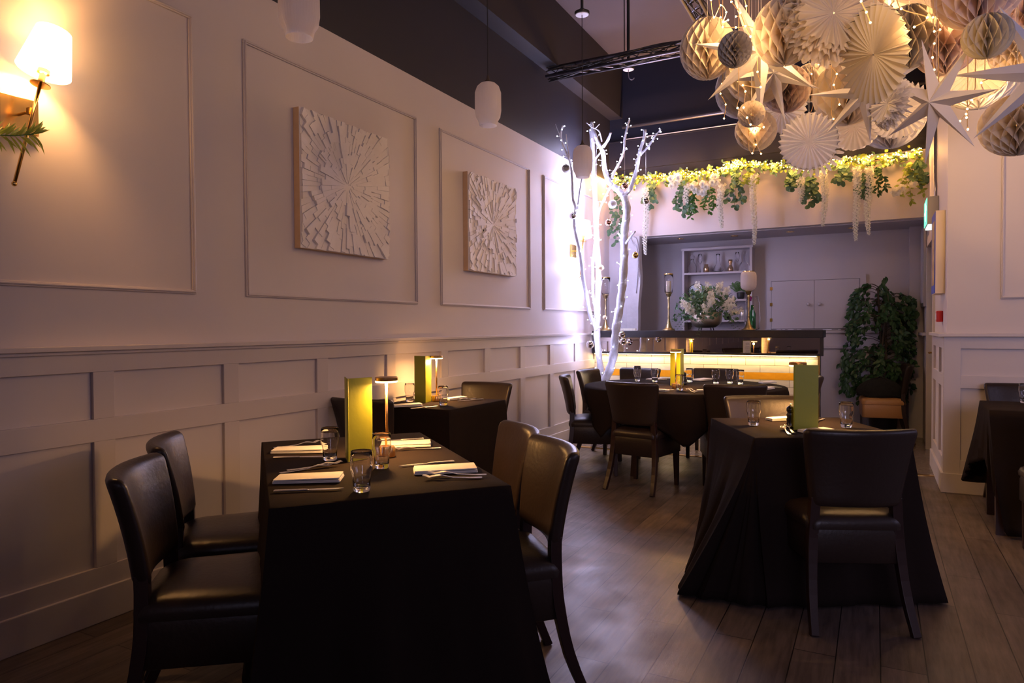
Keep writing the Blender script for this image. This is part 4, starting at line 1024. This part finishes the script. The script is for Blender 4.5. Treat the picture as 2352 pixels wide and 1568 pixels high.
# ------------------------------------------------------------------ white branches with cool fairy lights and baubles
TY = 7.22
def tp(px, py, dy=0): return at(px, py, 1, TY+dy)
TB = [ # (pixel path, start radius px, end radius px, depth offset start, end)
 ([(1388,905),(1389,877),(1401,847),(1410,812),(1413,774),(1417,739),(1423,709),(1428,670),(1431,640),(1434,594),(1434,560),(1435,530),(1438,505),(1440,478),(1434,450)], 11, 9, 0, 0),
 ([(1434,450),(1417,434),(1399,418),(1389,389),(1385,352),(1373,327),(1364,301),(1358,281)], 8, 4, 0, .1),
 ([(1434,450),(1447,434),(1457,407),(1465,375),(1470,347),(1478,322),(1482,297)], 6, 3, 0, -.1),
 ([(1471,355),(1488,338),(1498,324),(1505,312),(1518,297)], 3, 1.6, -.05, -.15),
 ([(1405,412),(1410,396),(1417,384),(1431,356),(1435,324),(1441,290),(1446,276)], 4, 2, .05, .2),
 ([(1385,338),(1396,322),(1403,304)], 4, 3, .05, .0),
 ([(1382,325),(1380,313),(1375,300),(1358,291),(1347,281)], 2.2, 1.2, .1, -.05),
 ([(1368,294),(1377,285)], 1.4, 1, .0, -.05),
 ([(1436,562),(1444,550),(1459,531)], 4, 2, 0, -.15),
 ([(1432,560),(1427,545),(1420,536)], 3, 2, 0, .1),
 ([(1386,905),(1384,880),(1380,847),(1374,801),(1371,755),(1373,698),(1375,629),(1371,560),(1369,512),(1366,444),(1362,375),(1361,329),(1357,297)], 10, 6, .1, .25),
 ([(1371,755),(1362,738),(1355,721),(1348,682),(1339,640),(1335,601),(1331,572),(1322,535),(1319,508),(1322,478),(1316,455),(1314,409),(1309,370),(1295,338),(1288,311),(1292,289)], 6, 2, .1, -.80),
 ([(1308,362),(1303,336),(1300,308)], 2.2, 1.5, -.62, -.66),
 ([(1289,318),(1281,300),(1276,285)], 1.2, .7, -.76, -.86),
 ([(1326,480),(1330,450),(1337,409),(1345,380)], 2.5, 1.5, -.38, -.2),
 ([(1371,735),(1364,690),(1362,663),(1362,606),(1366,560),(1371,524),(1376,485),(1392,448),(1408,421)], 4, 2, .05, -.1),
 ([(1362,375),(1370,362),(1380,350)], 3, 2, .2, .1),
]
tb = tp(1388, 905)
t = thing('branch_tree', 'bare white painted branches standing by the left wall, wrapped in bright cool fairy lights', 'branches', (tb.x, tb.y, 0))
O = Vector((tb.x, tb.y, 0)); brs = []
for i, (path, r0, r1, e0, e1) in enumerate(TB):
    K = len(path); pts = [tp(px, py, e0+(e1-e0)*k/(K-1))-O for k, (px, py) in enumerate(path)]
    if i in (0, 10): pts = [Vector((.0+.05*(i == 10), .05*(i == 10), .02)), Vector((.01, .02, .25))] + pts
    sp_ = spline(pts, 4); n = len(sp_); k_ = TY/1.03/FPX
    rr = [max(.0022, (r0+(r1-r0)*(j/(n-1))**.8)*k_*(1+.10*sin(j*1.7))) for j in range(n)]
    MB().tube(sp_, rr, 10).build('branch', 'bark', t, smooth=True); brs.append((sp_, rr))
MB().lathe([(.13, 0), (.15, .02), (.17, .22), (.16, .23), (.14, .2), (.003, .19)], 32).build('pot', 'pot', t, smooth=True)
rnd = random.Random(31)
ft = thing('fairy_lights', 'string of cool white fairy lights wound round the white branches', 'fairy lights', (tb.x, tb.y, 0))
cb = MB(); nb_ = 0; extra = MB()
for i in (0, 10, 11, 15, 1, 2, 4, 3):
    sp_, rr = brs[i]; n = len(sp_); turns = n*.55; cab = []
    for j in range(n*3):
        q = j/(n*3-1)*(n-1); a = int(q); f_ = q-a; p = sp_[a].lerp(sp_[min(a+1, n-1)], f_); R_ = rr[a]+.006
        ph = q*1.1+i; cab.append(p+Vector((cos(ph)*R_, sin(ph)*R_*.8, .01*sin(q*3))))
        stp = 5 if i in (0, 10, 11) else 4
        if j % stp == 0 and p.z > .75:
            d = Vector((cos(ph+rnd.uniform(-.8, .8)), -abs(sin(ph))*.6, rnd.uniform(-.3, .5))).normalized(); e = cab[-1]+d*rnd.uniform(.012, .04)
            cb.tube([cab[-1], e], .0016, 5)
            if nb_ < 100:
                MB().ball((0, 0, 0), .0058, 8, 6).build('bulb', 'coolb', ft).location = e; nb_ += 1
            else: extra.ball(e, .0058, 8, 6)
    cb.tube(cab, .0016, 5)
cb.build('cable', 'wire', ft)
if extra.v: tag(extra.build('bulb', 'coolb', ft), kind='stuff')
for (px, py, dy, pw) in ((1405,840,-.06,4),(1372,790,-.08,5),(1420,730,-.06,5),(1352,700,-.10,6),(1378,650,-.05,6),(1432,610,-.06,5),(1345,610,-.10,7),(1370,560,-.06,7),(1440,530,-.07,5),(1330,520,-.12,7),(1375,480,-.05,7),(1435,450,-.07,5),(1345,440,-.10,6),(1395,410,-.06,5),(1318,400,-.10,4),(1462,380,-.07,2.5),(1430,345,-.05,2.5),(1385,330,-.05,2)):
    p = tp(px, py, dy); light('fairy_glow', 'POINT', p+(Vector((-.12, .05, 0)) if py % 4 else Vector((.10, -.08, 0))), pw*(1.9 if py % 4 else .8)*(.45 if py > 700 else 1), COOL, .03)
BB = [(1300,387,9.6,'greyb','dull pewter bauble at the far left of the lit branches',-.66), (1315.5,496,8.8,'silver','mirror silver bauble on the left branch below the pendant',-.42), (1370,412,7.8,'glit','pale gold glitter bauble right of the pendant shade',.1),
 (1435,427,8.2,'rose','copper bauble just right of the upper fork of the branches',-.1), (1407,469,10.2,'whiteb','large white bauble at the centre of the branches',-.1), (1397.5,511,8.2,'rose','rose gold bauble beneath the large white one',-.12),
 (1483.5,461,7.8,'silver','silver bauble hanging alone to the right, over the white flower strand',-.1), (1459,586,7.6,'goldb','bright gold bauble in front of the rough timber post',-.1), (1379.5,615,7.8,'glit','amber glitter bauble left of the main branch, above the glass shade',-.1),
 (1429,768,8.2,'silver','upper of the two silver baubles together at bar-top height',-.12), (1431.5,784,8.6,'silver','lower of the two silver baubles together at bar-top height',-.14), (1355.5,791,10.2,'silver','champagne silver bauble lowest on the left, beside the dado',-.14), (1389,729,5.4,'glit','small egg-like bauble low between the two trunks',-.1)]
for px, py, r, m_, lb, dy in BB:
    p = tp(px, py, dy); R_ = r*TY/1.02/FPX
    t = thing('bauble', lb, 'bauble', tuple(p), 0, 'baubles on the white branches')
    MB().ball((0, 0, 0), R_, 28, 16).build('ball', m_, t, smooth=True)
    MB().lathe([(.006, R_-.002), (.006, R_+.007), (.002, R_+.008)], 10).build('cap', 'abrass', t)
    hl = {1435: .55, 1484: .62, 1459: .22, 1370: .35, 1300: .12}.get(int(px+.5), .07); MB().tube([(0, 0, R_+.006), (0, 0, R_+hl)], .0012, 4).build('hanging_thread', 'wire', t)

# ------------------------------------------------------------------ garland over the header: leaves, warm lights, flower strands
GY = 8.24
GP = [(1408,418),(1425,412),(1480,411),(1520,408),(1560,402),(1600,400),(1650,394),(1680,384),(1700,377),(1750,380),(1800,384),(1870,381),(1930,373),(2000,367),(2060,360),(2118,350)]
gpath = spline([at(px, py, 1, GY) for px, py in GP], 5)
rnd = random.Random(12)
t = thing('leaf_garland', 'long leafy garland draped along the top of the white header', 'garland', (0, 0, 0))
lf = MB(); ly = MB()
for i in range(len(gpath)-1):
    for k in range(12):
        p = gpath[i].lerp(gpath[i+1], rnd.random())+Vector((0, rnd.uniform(-.05, .03), rnd.gauss(-.01, .035)))
        b_ = ly if rnd.random() < .55 else lf
        leaf(b_, p, Vector((rnd.uniform(-1, 1), rnd.uniform(-.6, .1), rnd.uniform(-1, .7))), Vector((0, -1, .3))+rv(rnd, .5), rnd.uniform(.03, .055), rnd.uniform(.022, .035), .3, rnd.random() < .6)
lf.build('eucalyptus_leaves', 'leafe', t); ly.build('bright_leaves', 'leafy', t); MB().tube(gpath, .006, 6).build('vine', 'trunk', t)
t = thing('string_lights', 'warm golden string lights bunched along the garland over the bar', 'string lights', (0, 0, 0))
n = 0; ex = MB()
MB().tube([p+Vector((0, -.03, .02*sin(i*1.3))) for i, p in enumerate(gpath)], .002, 5).build('cable', 'greenwire', t)
MB().tube([p+Vector((0, -.015, .03*sin(i*.9+2))) for i, p in enumerate(gpath)], .002, 5).build('cable', 'greenwire', t)
for i in range(330):
    q = rnd.random()**.85*(len(gpath)-1.01); a = int(q); p = gpath[a].lerp(gpath[a+1], q-a)+Vector((0, rnd.uniform(-.09, -.02), rnd.gauss(.005, .024)))
    if n < 100: MB().ball((0, 0, 0), .0058, 8, 6).build('bulb', 'warmb', t).location = p; n += 1
    else: ex.ball(p, .0055, 7, 5)
tag(ex.build('bulb', 'warmb', t), kind='stuff')
for i in range(0, len(gpath), 4): light('string_glow', 'POINT', gpath[i]+Vector((0, -.08, .0)), 4.6, (1, .46, .12), .02)
def sprig(px, y0, y1, wpx, label, mt='leafe', n=34, seed=1):
    rnd = random.Random(seed); a = at(px, y0, 1, GY-.02); c = at(px+rnd.uniform(-6, 6), y1, 1, GY-.03); t = thing('hanging_sprig', label, 'foliage', tuple(a), 0, 'green sprigs hanging from the garland')
    b = MB(); W_ = wpx*.005; st_ = []
    for s_ in range(3):
        off = (s_-1)*W_*.5; P_ = spline([Vector((0, 0, 0)), Vector((off*.7, -.02, (c.z-a.z)*.45)), Vector((c.x-a.x+off, -.03, (c.z-a.z)*(1 if s_ == 1 else .8)))], 6); st_.append(P_)
        for k in range(n):
            p = P_[min(len(P_)-1, int(len(P_)*(k/n)))]+rv(rnd, .012); L_ = rnd.uniform(.042, .062)
            leaf(b, p, Vector((rnd.uniform(-1, 1), rnd.uniform(-.5, .2), rnd.uniform(-1, .2))), Vector((0, -1, .2))+rv(rnd, .4), L_, L_*(.8 if mt == 'leafe' else .45), .25, mt != 'leafe')
    b.build('leaves', mt, t); q = MB()
    for P_ in st_: q.tube(P_, .0022, 5)
    q.build('stems', 'leafp', t)
for i, (px, y0, y1, w_, mt, lb) in enumerate(((1416, 425, 560, 26, 'leafe', 'longest leafy sprig, behind the lit branches at the far left of the garland'), (1495, 425, 474, 26, 'leafe', 'round-leaved sprig beside the lone silver bauble'),
  (1568, 420, 492, 34, 'leafe', 'eucalyptus sprig left of the cream rose cluster'), (1592, 440, 500, 14, 'leafp', 'narrow dark green sprig hanging right below the cream rose cluster'), (1630, 425, 486, 26, 'leafp', 'pointed-leaf sprig left of the second white flower strand'),
  (1690, 395, 476, 36, 'leafe', 'full eucalyptus sprig just left of the long third flower strand'), (1722, 395, 425, 30, 'leafy', 'short bright sprig above the long third flower strand'), (1822, 395, 432, 18, 'leafe', 'tiny sprig just left of the pleated fan bottom'),
  (1862, 405, 472, 28, 'leafe', 'dark eucalyptus sprig hanging directly under the lace fan'), (1938, 385, 420, 26, 'leafe', 'short eucalyptus sprig left of the twin flower strands'), (2016, 385, 446, 34, 'leafd', 'curving dark sprig right of the twin flower strands'),
  (1985, 400, 450, 16, 'leafe', 'sprig between the twin flower strands'), (2088, 375, 462, 40, 'leafy', 'yellow lit sprig with white blooms at the right end of the garland'), (2110, 370, 425, 22, 'leafe', 'sprig touching the side wall at the right end of the garland'))):
    sprig(px, y0, y1, w_, lb, mt, 26, i+40)
WS = ((1483, 432, 585, 'first white flower strand from the left, beside the lone silver bauble'), (1578, 425, 468, 'short white flower strand inside the left eucalyptus clump'), (1656, 425, 525, 'white flower strand second in the open, right of the pointed-leaf sprig'),
      (1732, 402, 562, 'long white flower strand hanging down in front of the shelf unit'), (1840, 410, 466, 'short pale strand left of the dark eucalyptus under the lace fan'), (1893, 392, 520, 'white flower strand right of the dark eucalyptus under the lace fan'),
      (1968, 385, 553, 'left of the twin white flower strands near the right end'), (1995, 385, 540, 'right of the twin white flower strands near the right end'))
for i, (px, y0, y1, lb) in enumerate(WS):
    rnd = random.Random(60+i); a = at(px, y0, 1, GY-.05); c = at(px, y1, 1, GY-.05); L_ = a.z-c.z
    t = thing('flower_strand', lb, 'flowers', tuple(a), 0, 'white flower strands hanging from the garland'); b = MB()
    n = int(L_/.0048)
    for k in range(n):
        q = k/n; ang = k*2.4; R_ = .028*(1-q)**.35*(.8+.4*rnd.random())+.003
        p = Vector((cos(ang)*R_+.010*sin(q*6+i), sin(ang)*R_*.8-.01, -q*L_)); blossom(b, p, .020*(1-.45*q), rnd, 4, Vector((cos(ang), sin(ang)-.4, -.3)).normalized())
    b.build('petals', 'petal' if i % 2 == 0 else 'petal', t); MB().tube([(0, -.01, 0), (.010*sin(3+i), -.01, -L_*.5), (.01*sin(6+i), -.01, -L_)], .002, 5).build('stem', 'leafp', t)
for i, (px, py, n, lb) in enumerate(((1552, 414, 5, 'cream rose cluster glowing in the left part of the garland'), (1606, 432, 7, 'pale peach rose cluster under the brightest lights'), (1640, 420, 4, 'small white rose cluster beside the second flower strand'), (2078, 428, 4, 'white bloom cluster at the right end of the garland'))):
    rnd = random.Random(90+i); a = at(px, py, 1, GY-.06); b = MB()
    for k in range(n):
        c = Vector((rnd.uniform(-.09, .09), rnd.uniform(-.02, .02), rnd.uniform(-.07, .07)))
        for r_ in range(4): 
            for q in range(5):
                an = q*1.257+r_*.6; d = Vector((cos(an), -1.6+r_*.5, sin(an))); leaf(b, c+Vector((cos(an)*.006*r_, .0, sin(an)*.006*r_)), d, Vector((cos(an), .5, sin(an))), .030, .030, -.5, False)
    o = b.build('rose_cluster', 'petal'); o.location = a; tag(o, lb, 'flowers', 'rose clusters on the garland')

# ------------------------------------------------------------------ hanging paper decorations
def hang(t, top):     # thread up to the rig
    MB().tube([(0, 0, top), (0, 0, 3.84-t.location.z)], .0010, 4).build('hanging_thread', 'wire', t)
def honeycomb(px, py, rpx, dp, m_, label, n=32, sq=1.0, cells=5, twist=0):
    p = dep(px, py, dp); R_ = rpx*dp/FPX; t = thing('paper_lantern', label, 'paper ball', tuple(p), radians(twist), 'honeycomb paper balls')
    b = MB(); NT = cells*4
    for k in range(n):
        base = 2*pi*k/n; d = (pi/n)*.93*(1 if k % 2 else -1); L = []
        for rr in (.12, .55, 1.0):
            col = []
            for j in range(NT+1):
                th = pi*j/NT; ph = th*cells/pi*2; tri = 1-2*abs((ph/2) % 1*2-1)     # -1..1 zigzag
                az = base + d*tri*(1 if rr > .2 else 1); s_ = sin(th)*R_*rr + .001
                col.append((s_*cos(az), s_*sin(az), R_*sq*cos(th)*(rr if rr < 1 else 1) + (0)))
            L.append(col)
        b.loops(L, closed=False)
    sm_angle(b.build('honeycomb_paper', m_, t), 25)
    hang(t, R_*sq); return t
def basis(p, yaw, tilt=0):
    to = (CAM-p).normalized(); q = to.to_track_quat('Z', 'Y').to_matrix().to_4x4()
    return q @ Matrix.Rotation(radians(yaw), 4, 'Y') @ Matrix.Rotation(radians(tilt), 4, 'X')
def fan(px, py, rpx, dp, label, m_='paperw', yaw=0, tilt=0, n=30, edge='point', rot=0, layers=1):
    p = dep(px, py, dp); R_ = rpx*dp/FPX; t = thing('paper_fan', label, 'paper fan', tuple(p), 0, 'pleated paper fans')
    mt = basis(p, yaw, tilt) @ Matrix.Rotation(radians(rot), 4, 'Z')
    b = MB(); h = R_*.085
    if edge in ('point', 'lace'):
        L = []; N = n*2
        ringR = (.02, .35, .7, .93) if edge == 'point' else (.02, .35, .62, .72)
        for rr in ringR: L.append([(R_*rr*cos(2*pi*j/N), R_*rr*sin(2*pi*j/N), (h if j % 2 else -h)*min(1, rr*1.5)) for j in range(N)])
        if edge == 'point': L.append([(R_*(1 if j % 2 else .90)*cos(2*pi*j/N), R_*(1 if j % 2 else .90)*sin(2*pi*j/N), (h if j % 2 else -h)) for j in range(N)])
        b.loops(L, True, False, mt)
    o = sm_angle(b.build('pleated_disc', m_, t), 20) if b.v else None
    if edge == 'lace':        # cut-out petals round the rim
        b = MB()
        for k in range(n):
            a = 2*pi*k/n
            for sg, ro in ((0, 1.0), (-.5, .88), (.5, .88)):
                an = a+sg*2*pi/n*.8; d = Vector((cos(an), sin(an), .12*(1 if k % 2 else -1))); leaf(b, mt @ Vector((R_*.70*cos(a), R_*.70*sin(a), 0)), (mt.to_3x3() @ d), mt.to_3x3() @ Vector((0, 0, 1)), R_*(ro-.68), R_*.11, .1, False)
        b.build('cut_paper_rim', m_, t)
    if edge == 'scallop':
        b = MB(); N = 160
        for ly_ in range(2):
            L = []
            for rr in (.02, .5, .82, 1.0):
                L.append([(R_*rr*(1 if rr < .99 else .93+.07*abs(sin(9*a+ly_)))*cos(a), R_*rr*(1 if rr < .99 else .93+.07*abs(sin(9*a+ly_)))*sin(a), R_*.05*sin(24*a+ly_*2)*rr+ly_*R_*.08) for a in [2*pi*j/N for j in range(N)]])
            b.loops(L, True, False, mt)
        b.build('tissue_layers', m_, t, smooth=True)
    if edge == 'frill':
        b = MB(); rnd = random.Random(int(px)); N = 220
        for ly_ in range(6):
            ph = [rnd.uniform(0, 6) for _ in range(3)]; L = []
            for rr in (.03, .4, .75, 1.0):
                L.append([(R_*rr*(1-.05*ly_)*(1+(.06*sin(40*a+ph[2]) if rr > .9 else 0))*cos(a), R_*rr*(1-.05*ly_)*(1+(.06*sin(40*a+ph[2]) if rr > .9 else 0))*sin(a), rr*rr*R_*(.09*sin(13*a+ph[0])+.07*sin(29*a+ph[1]))+(ly_-3)*R_*.09*rr) for a in [2*pi*j/N for j in range(N)]])
            b.loops(L, True, False, mt)
        b.build('tissue_layers', m_, t, smooth=True)
    hang(t, 0.0); return t
def star(px, py, rpx, dp, label, rot, yaw=0, tilt=0, n=7, depth=.12, vr=.26):
    p = dep(px, py, dp); R_ = rpx*dp/FPX; t = thing('paper_star', label, 'paper star', tuple(p), 0, 'folded white paper stars')
    mt = basis(p, yaw, tilt) @ Matrix.Rotation(radians(rot), 4, 'Z'); vs = [(0, 0, R_*depth), (0, 0, -R_*depth)]; fs = []
    for k in range(n):
        a = 2*pi*k/n; vs += [(R_*cos(a), R_*sin(a), 0), (R_*vr*cos(a+pi/n), R_*vr*sin(a+pi/n), 0)]
    for k in range(n):
        tip = 2+2*k; v1 = 3+2*k; v0 = 3+2*((k-1) % n); fs += [(0, v0, tip), (0, tip, v1), (1, tip, v0), (1, v1, tip)]
    MB().add(vs, fs, mt).build('folded_star', 'card', t); hang(t, 0)
HC = [(1625,112,62,4.0,'paperc','large cream honeycomb ball at the far left of the hanging cluster',1.12,5), (1688,114,38,3.2,'papero','small khaki honeycomb ball overlapping the far left one',1.06,6), (1802,72,70,3.3,'paperc','big cream honeycomb ball in front, left of the frilly tissue fan',1.1,4),
 (1742,108,60,4.25,'paperp','blush ball half hidden behind the star arms at upper left',1,5), (1742,168,73,3.98,'paperc','golden lit ball beneath the big cream one, a star across it',.92,4), (1705,205,60,4.5,'paperw','pale ball at the lower left, half behind the golden lit ball',1.1,5),
 (1726,262,30,3.55,'paperc','smallest golden ball low on the left of the cluster',1,6), (1736,300,46,4.1,'paperc','glowing ball lowest at the left, with two wire ends under it',1,5), (1806,205,53,4.15,'paperp','blush open honeycomb ball right of the star over the golden ball',1,5),
 (1862,190,43,4.6,'paperc','small glowing ball behind, above the large pleated fan',1,5), (1948,212,76,3.95,'paperc','large golden ball under the tilted khaki fan',.98,4), (2045,265,75,4.6,'paperw','white-edged ball behind the seven pointed star, low down',1,5),
 (2088,86,68,3.65,'papero','tan ball behind the tilted fan, upper right of it',1.05,4), (2172,103,68,3.6,'paperp','blush open honeycomb ball right of the tan one',1,5), (2268,83,52,2.9,'papero','smooth khaki ball at upper right, nearest the camera',.96,3),
 (2248,-32,95,3.2,'paperp','huge pleated ball cut by the top edge at right',1,4), (2352,35,60,3.7,'paperp','peach ball cut by the right edge near the top',1,5), (2333,118,54,3.5,'paperc','cream honeycomb ball at the right edge, below the khaki ball',1,5),
 (2336,287,77,3.3,'paperc','large lone cream ball lowest at the right edge',.9,5), (2248,165,84,4.3,'paperw','white-edged ball behind the peach fan at the right',1,5), (1990,10,90,4.7,'paperc','warm lit ball at the back of the cluster, above the tilted fan',1,4), (2125,-10,70,4.9,'paperc','warm lit ball at the back of the cluster, right of the tilted fan',1,4)]
for i, (px, py, r, dp, m_, lb, sq, ce) in enumerate(HC): honeycomb(px, py, r, dp, m_, lb, sq=sq, cells=ce, twist=i*37)
fan(1858, 325, 66, 3.6, 'flat pleated white fan facing the camera, lowest in the centre', 'paperw', 0, -8, 30)
fan(1870, 342, 63, 3.9, 'white lace-cut fan right behind the lowest pleated fan', 'paperw', 5, -5, 26, 'lace')
fan(1795, 252, 56, 4.5, 'small white fan between the lowest ball and the central fan', 'paperw', 10, 10, 26)
fan(2006, 125, 112, 3.0, 'large grey-khaki fan turned sideways with a toothed edge, centre of the cluster', 'papero', -50, 0, 34, rot=10)
fan(2038, 238, 56, 3.3, 'small frilly tissue disc turned sideways below the toothed fan', 'paperw', -55, -15, edge='frill')
fan(2067, 255, 68, 3.75, 'pleated fan with a dark centre left of the seven pointed star', 'paperw', -15, -25, 32)
fan(1962, 292, 54, 4.15, 'scalloped white tissue fan hanging above the garland', 'paperw', 0, -15, 24, 'scallop')
fan(2240, 160, 76, 3.85, 'peach lit pleated fan over the white-edged ball at right', 'paperp', 8, -25, 30)
fan(2130, 18, 74, 4.2, 'scalloped tissue fan behind, near the top right', 'paperc', 0, -10, 24, 'scallop')
fan(1915, 30, 110, 3.15, 'big frilly cream tissue pompom fan at the top centre of the cluster', 'paperc', 25, -20, edge='frill')
star(1748, 118, 152, 3.62, 'long-armed white paper star threaded between the balls at upper left', 12)
star(1775, 168, 112, 3.77, 'second white paper star just under the upper left one', 27, 10)
star(2150, 232, 145, 3.15, 'seven pointed white paper star seen whole at lower right of the cluster', 259, -38, 0, depth=.16)
star(2405, 165, 190, 3.0, 'white paper star at the right edge, only two arms in view', 170, 0)
star(1985, 212, 118, 3.4, 'white paper star mostly hidden behind the toothed fan', 174, 0)
FL_ = [([(1638,-30),(1633,0),(1640,40),(1655,12),(1668,28),(1661,50),(1672,46)],3.7), ([(1668,-20),(1680,4),(1700,30),(1712,60),(1724,84)],3.3), ([(1705,-20),(1714,14),(1712,32),(1690,38)],3.6), ([(1650,-20),(1655,40),(1660,62),(1690,63),(1735,70),(1740,165),(1747,200),(1706,196),(1712,210),(1708,247)],3.5),
 ([(1855,120),(1870,132),(1880,148),(1864,130),(1864,170),(1868,236),(1860,262)],4.4), ([(1905,150),(1922,170),(1915,195),(1925,215),(1928,240)],3.7), ([(1660,180),(1658,193),(1655,215),(1667,240),(1663,272)],4.1), ([(1697,230),(1694,248),(1716,270),(1724,286),(1754,292)],3.35),
 ([(2145,0),(2143,40),(2146,72),(2159,68),(2146,100),(2142,132),(2146,160),(2140,178)],3.2), ([(2262,170),(2273,179),(2254,190),(2262,213)],3.2), ([(2240,200),(2232,230),(2222,250),(2220,270),(2219,262),(2205,278)],3.2), ([(1720,342),(1728,352),(1736,332),(1748,353)],4.05), ([(1910,262),(1914,273),(1922,280)],3.8), ([(2155,255),(2174,268),(2190,262)],3.3), ([(2222,285),(2223,297)],3.25), ([(1978,-12),(1978,3),(1990,28),(1999,52)],2.85), ([(2060,-12),(2070,20),(2130,40),(2100,62)],2.9)]
SL = ('above the far left cream ball', 'running down between the khaki ball and the big cream ball', 'high up, just left of the big cream ball', 'trailing across the upper left star and the golden ball', 'dangling in the dark gap above the large central fan',
 'over the large golden ball under the toothed fan', 'down the left edge of the golden lit ball', 'round the smallest golden ball at lower left', 'hanging down between the tan ball and the blush ball at right', 'in front of the peach fan at right, upper part',
 'glowing at the bottom of the peach fan at right', 'poking out beneath the lowest ball at left', 'beside the edge of the lowest central fan', 'by the right arm of the seven pointed star', 'lowest spark right of the seven pointed star', 'in front of the toothed khaki fan, near its top', 'in front of the tan ball near the top edge')
for i, (pp, dp) in enumerate(FL_):
    o0 = dep(pp[0][0], pp[0][1], dp); t = thing('fairy_light_strand', 'amber fairy light strand '+SL[i], 'fairy lights', tuple(o0), 0, 'amber light strands among the paper balls')
    P_ = [dep(a, b_, dp)-o0 for a, b_ in pp]; MB().tube([Vector((0, 0, 3.84-o0.z))]+spline(P_, 5), .0022, 5).build('cable', 'wirewarm', t)
    for q in P_[1:]: MB().ball((0, 0, 0), .0048, 8, 6).build('bulb', 'warmb2', t).location = q
    if i: tag(t, group='amber light strands among the paper balls')
for px, py, dp, pw in ((1630,60,4.0,2.6),(1672,40,3.65,2.2),(1742,150,4.0,3.0),(1705,195,4.45,2.2),(1733,296,4.05,1.5),(1728,262,3.55,.5),(1862,180,4.6,2),(1925,180,3.98,3.0),(1990,5,4.4,4.5),(1800,85,3.45,1.5),(2100,0,4.6,4),(2250,215,4.05,2.5),(2190,30,3.5,2.2),(2335,120,3.55,1.5),(2050,215,4.4,2),(2330,250,3.5,1.0),(1690,100,3.3,.5),(1990,30,2.75,.3),(1850,60,2.8,.35),(2100,62,2.8,.4),(2240,150,2.6,.3)):
    light('amber_glow', 'POINT', dep(px, py, dp), pw*6.0, (1, .56, .22), .035)  # strand glow, plus some points without bulbs added to warm the nearer fans
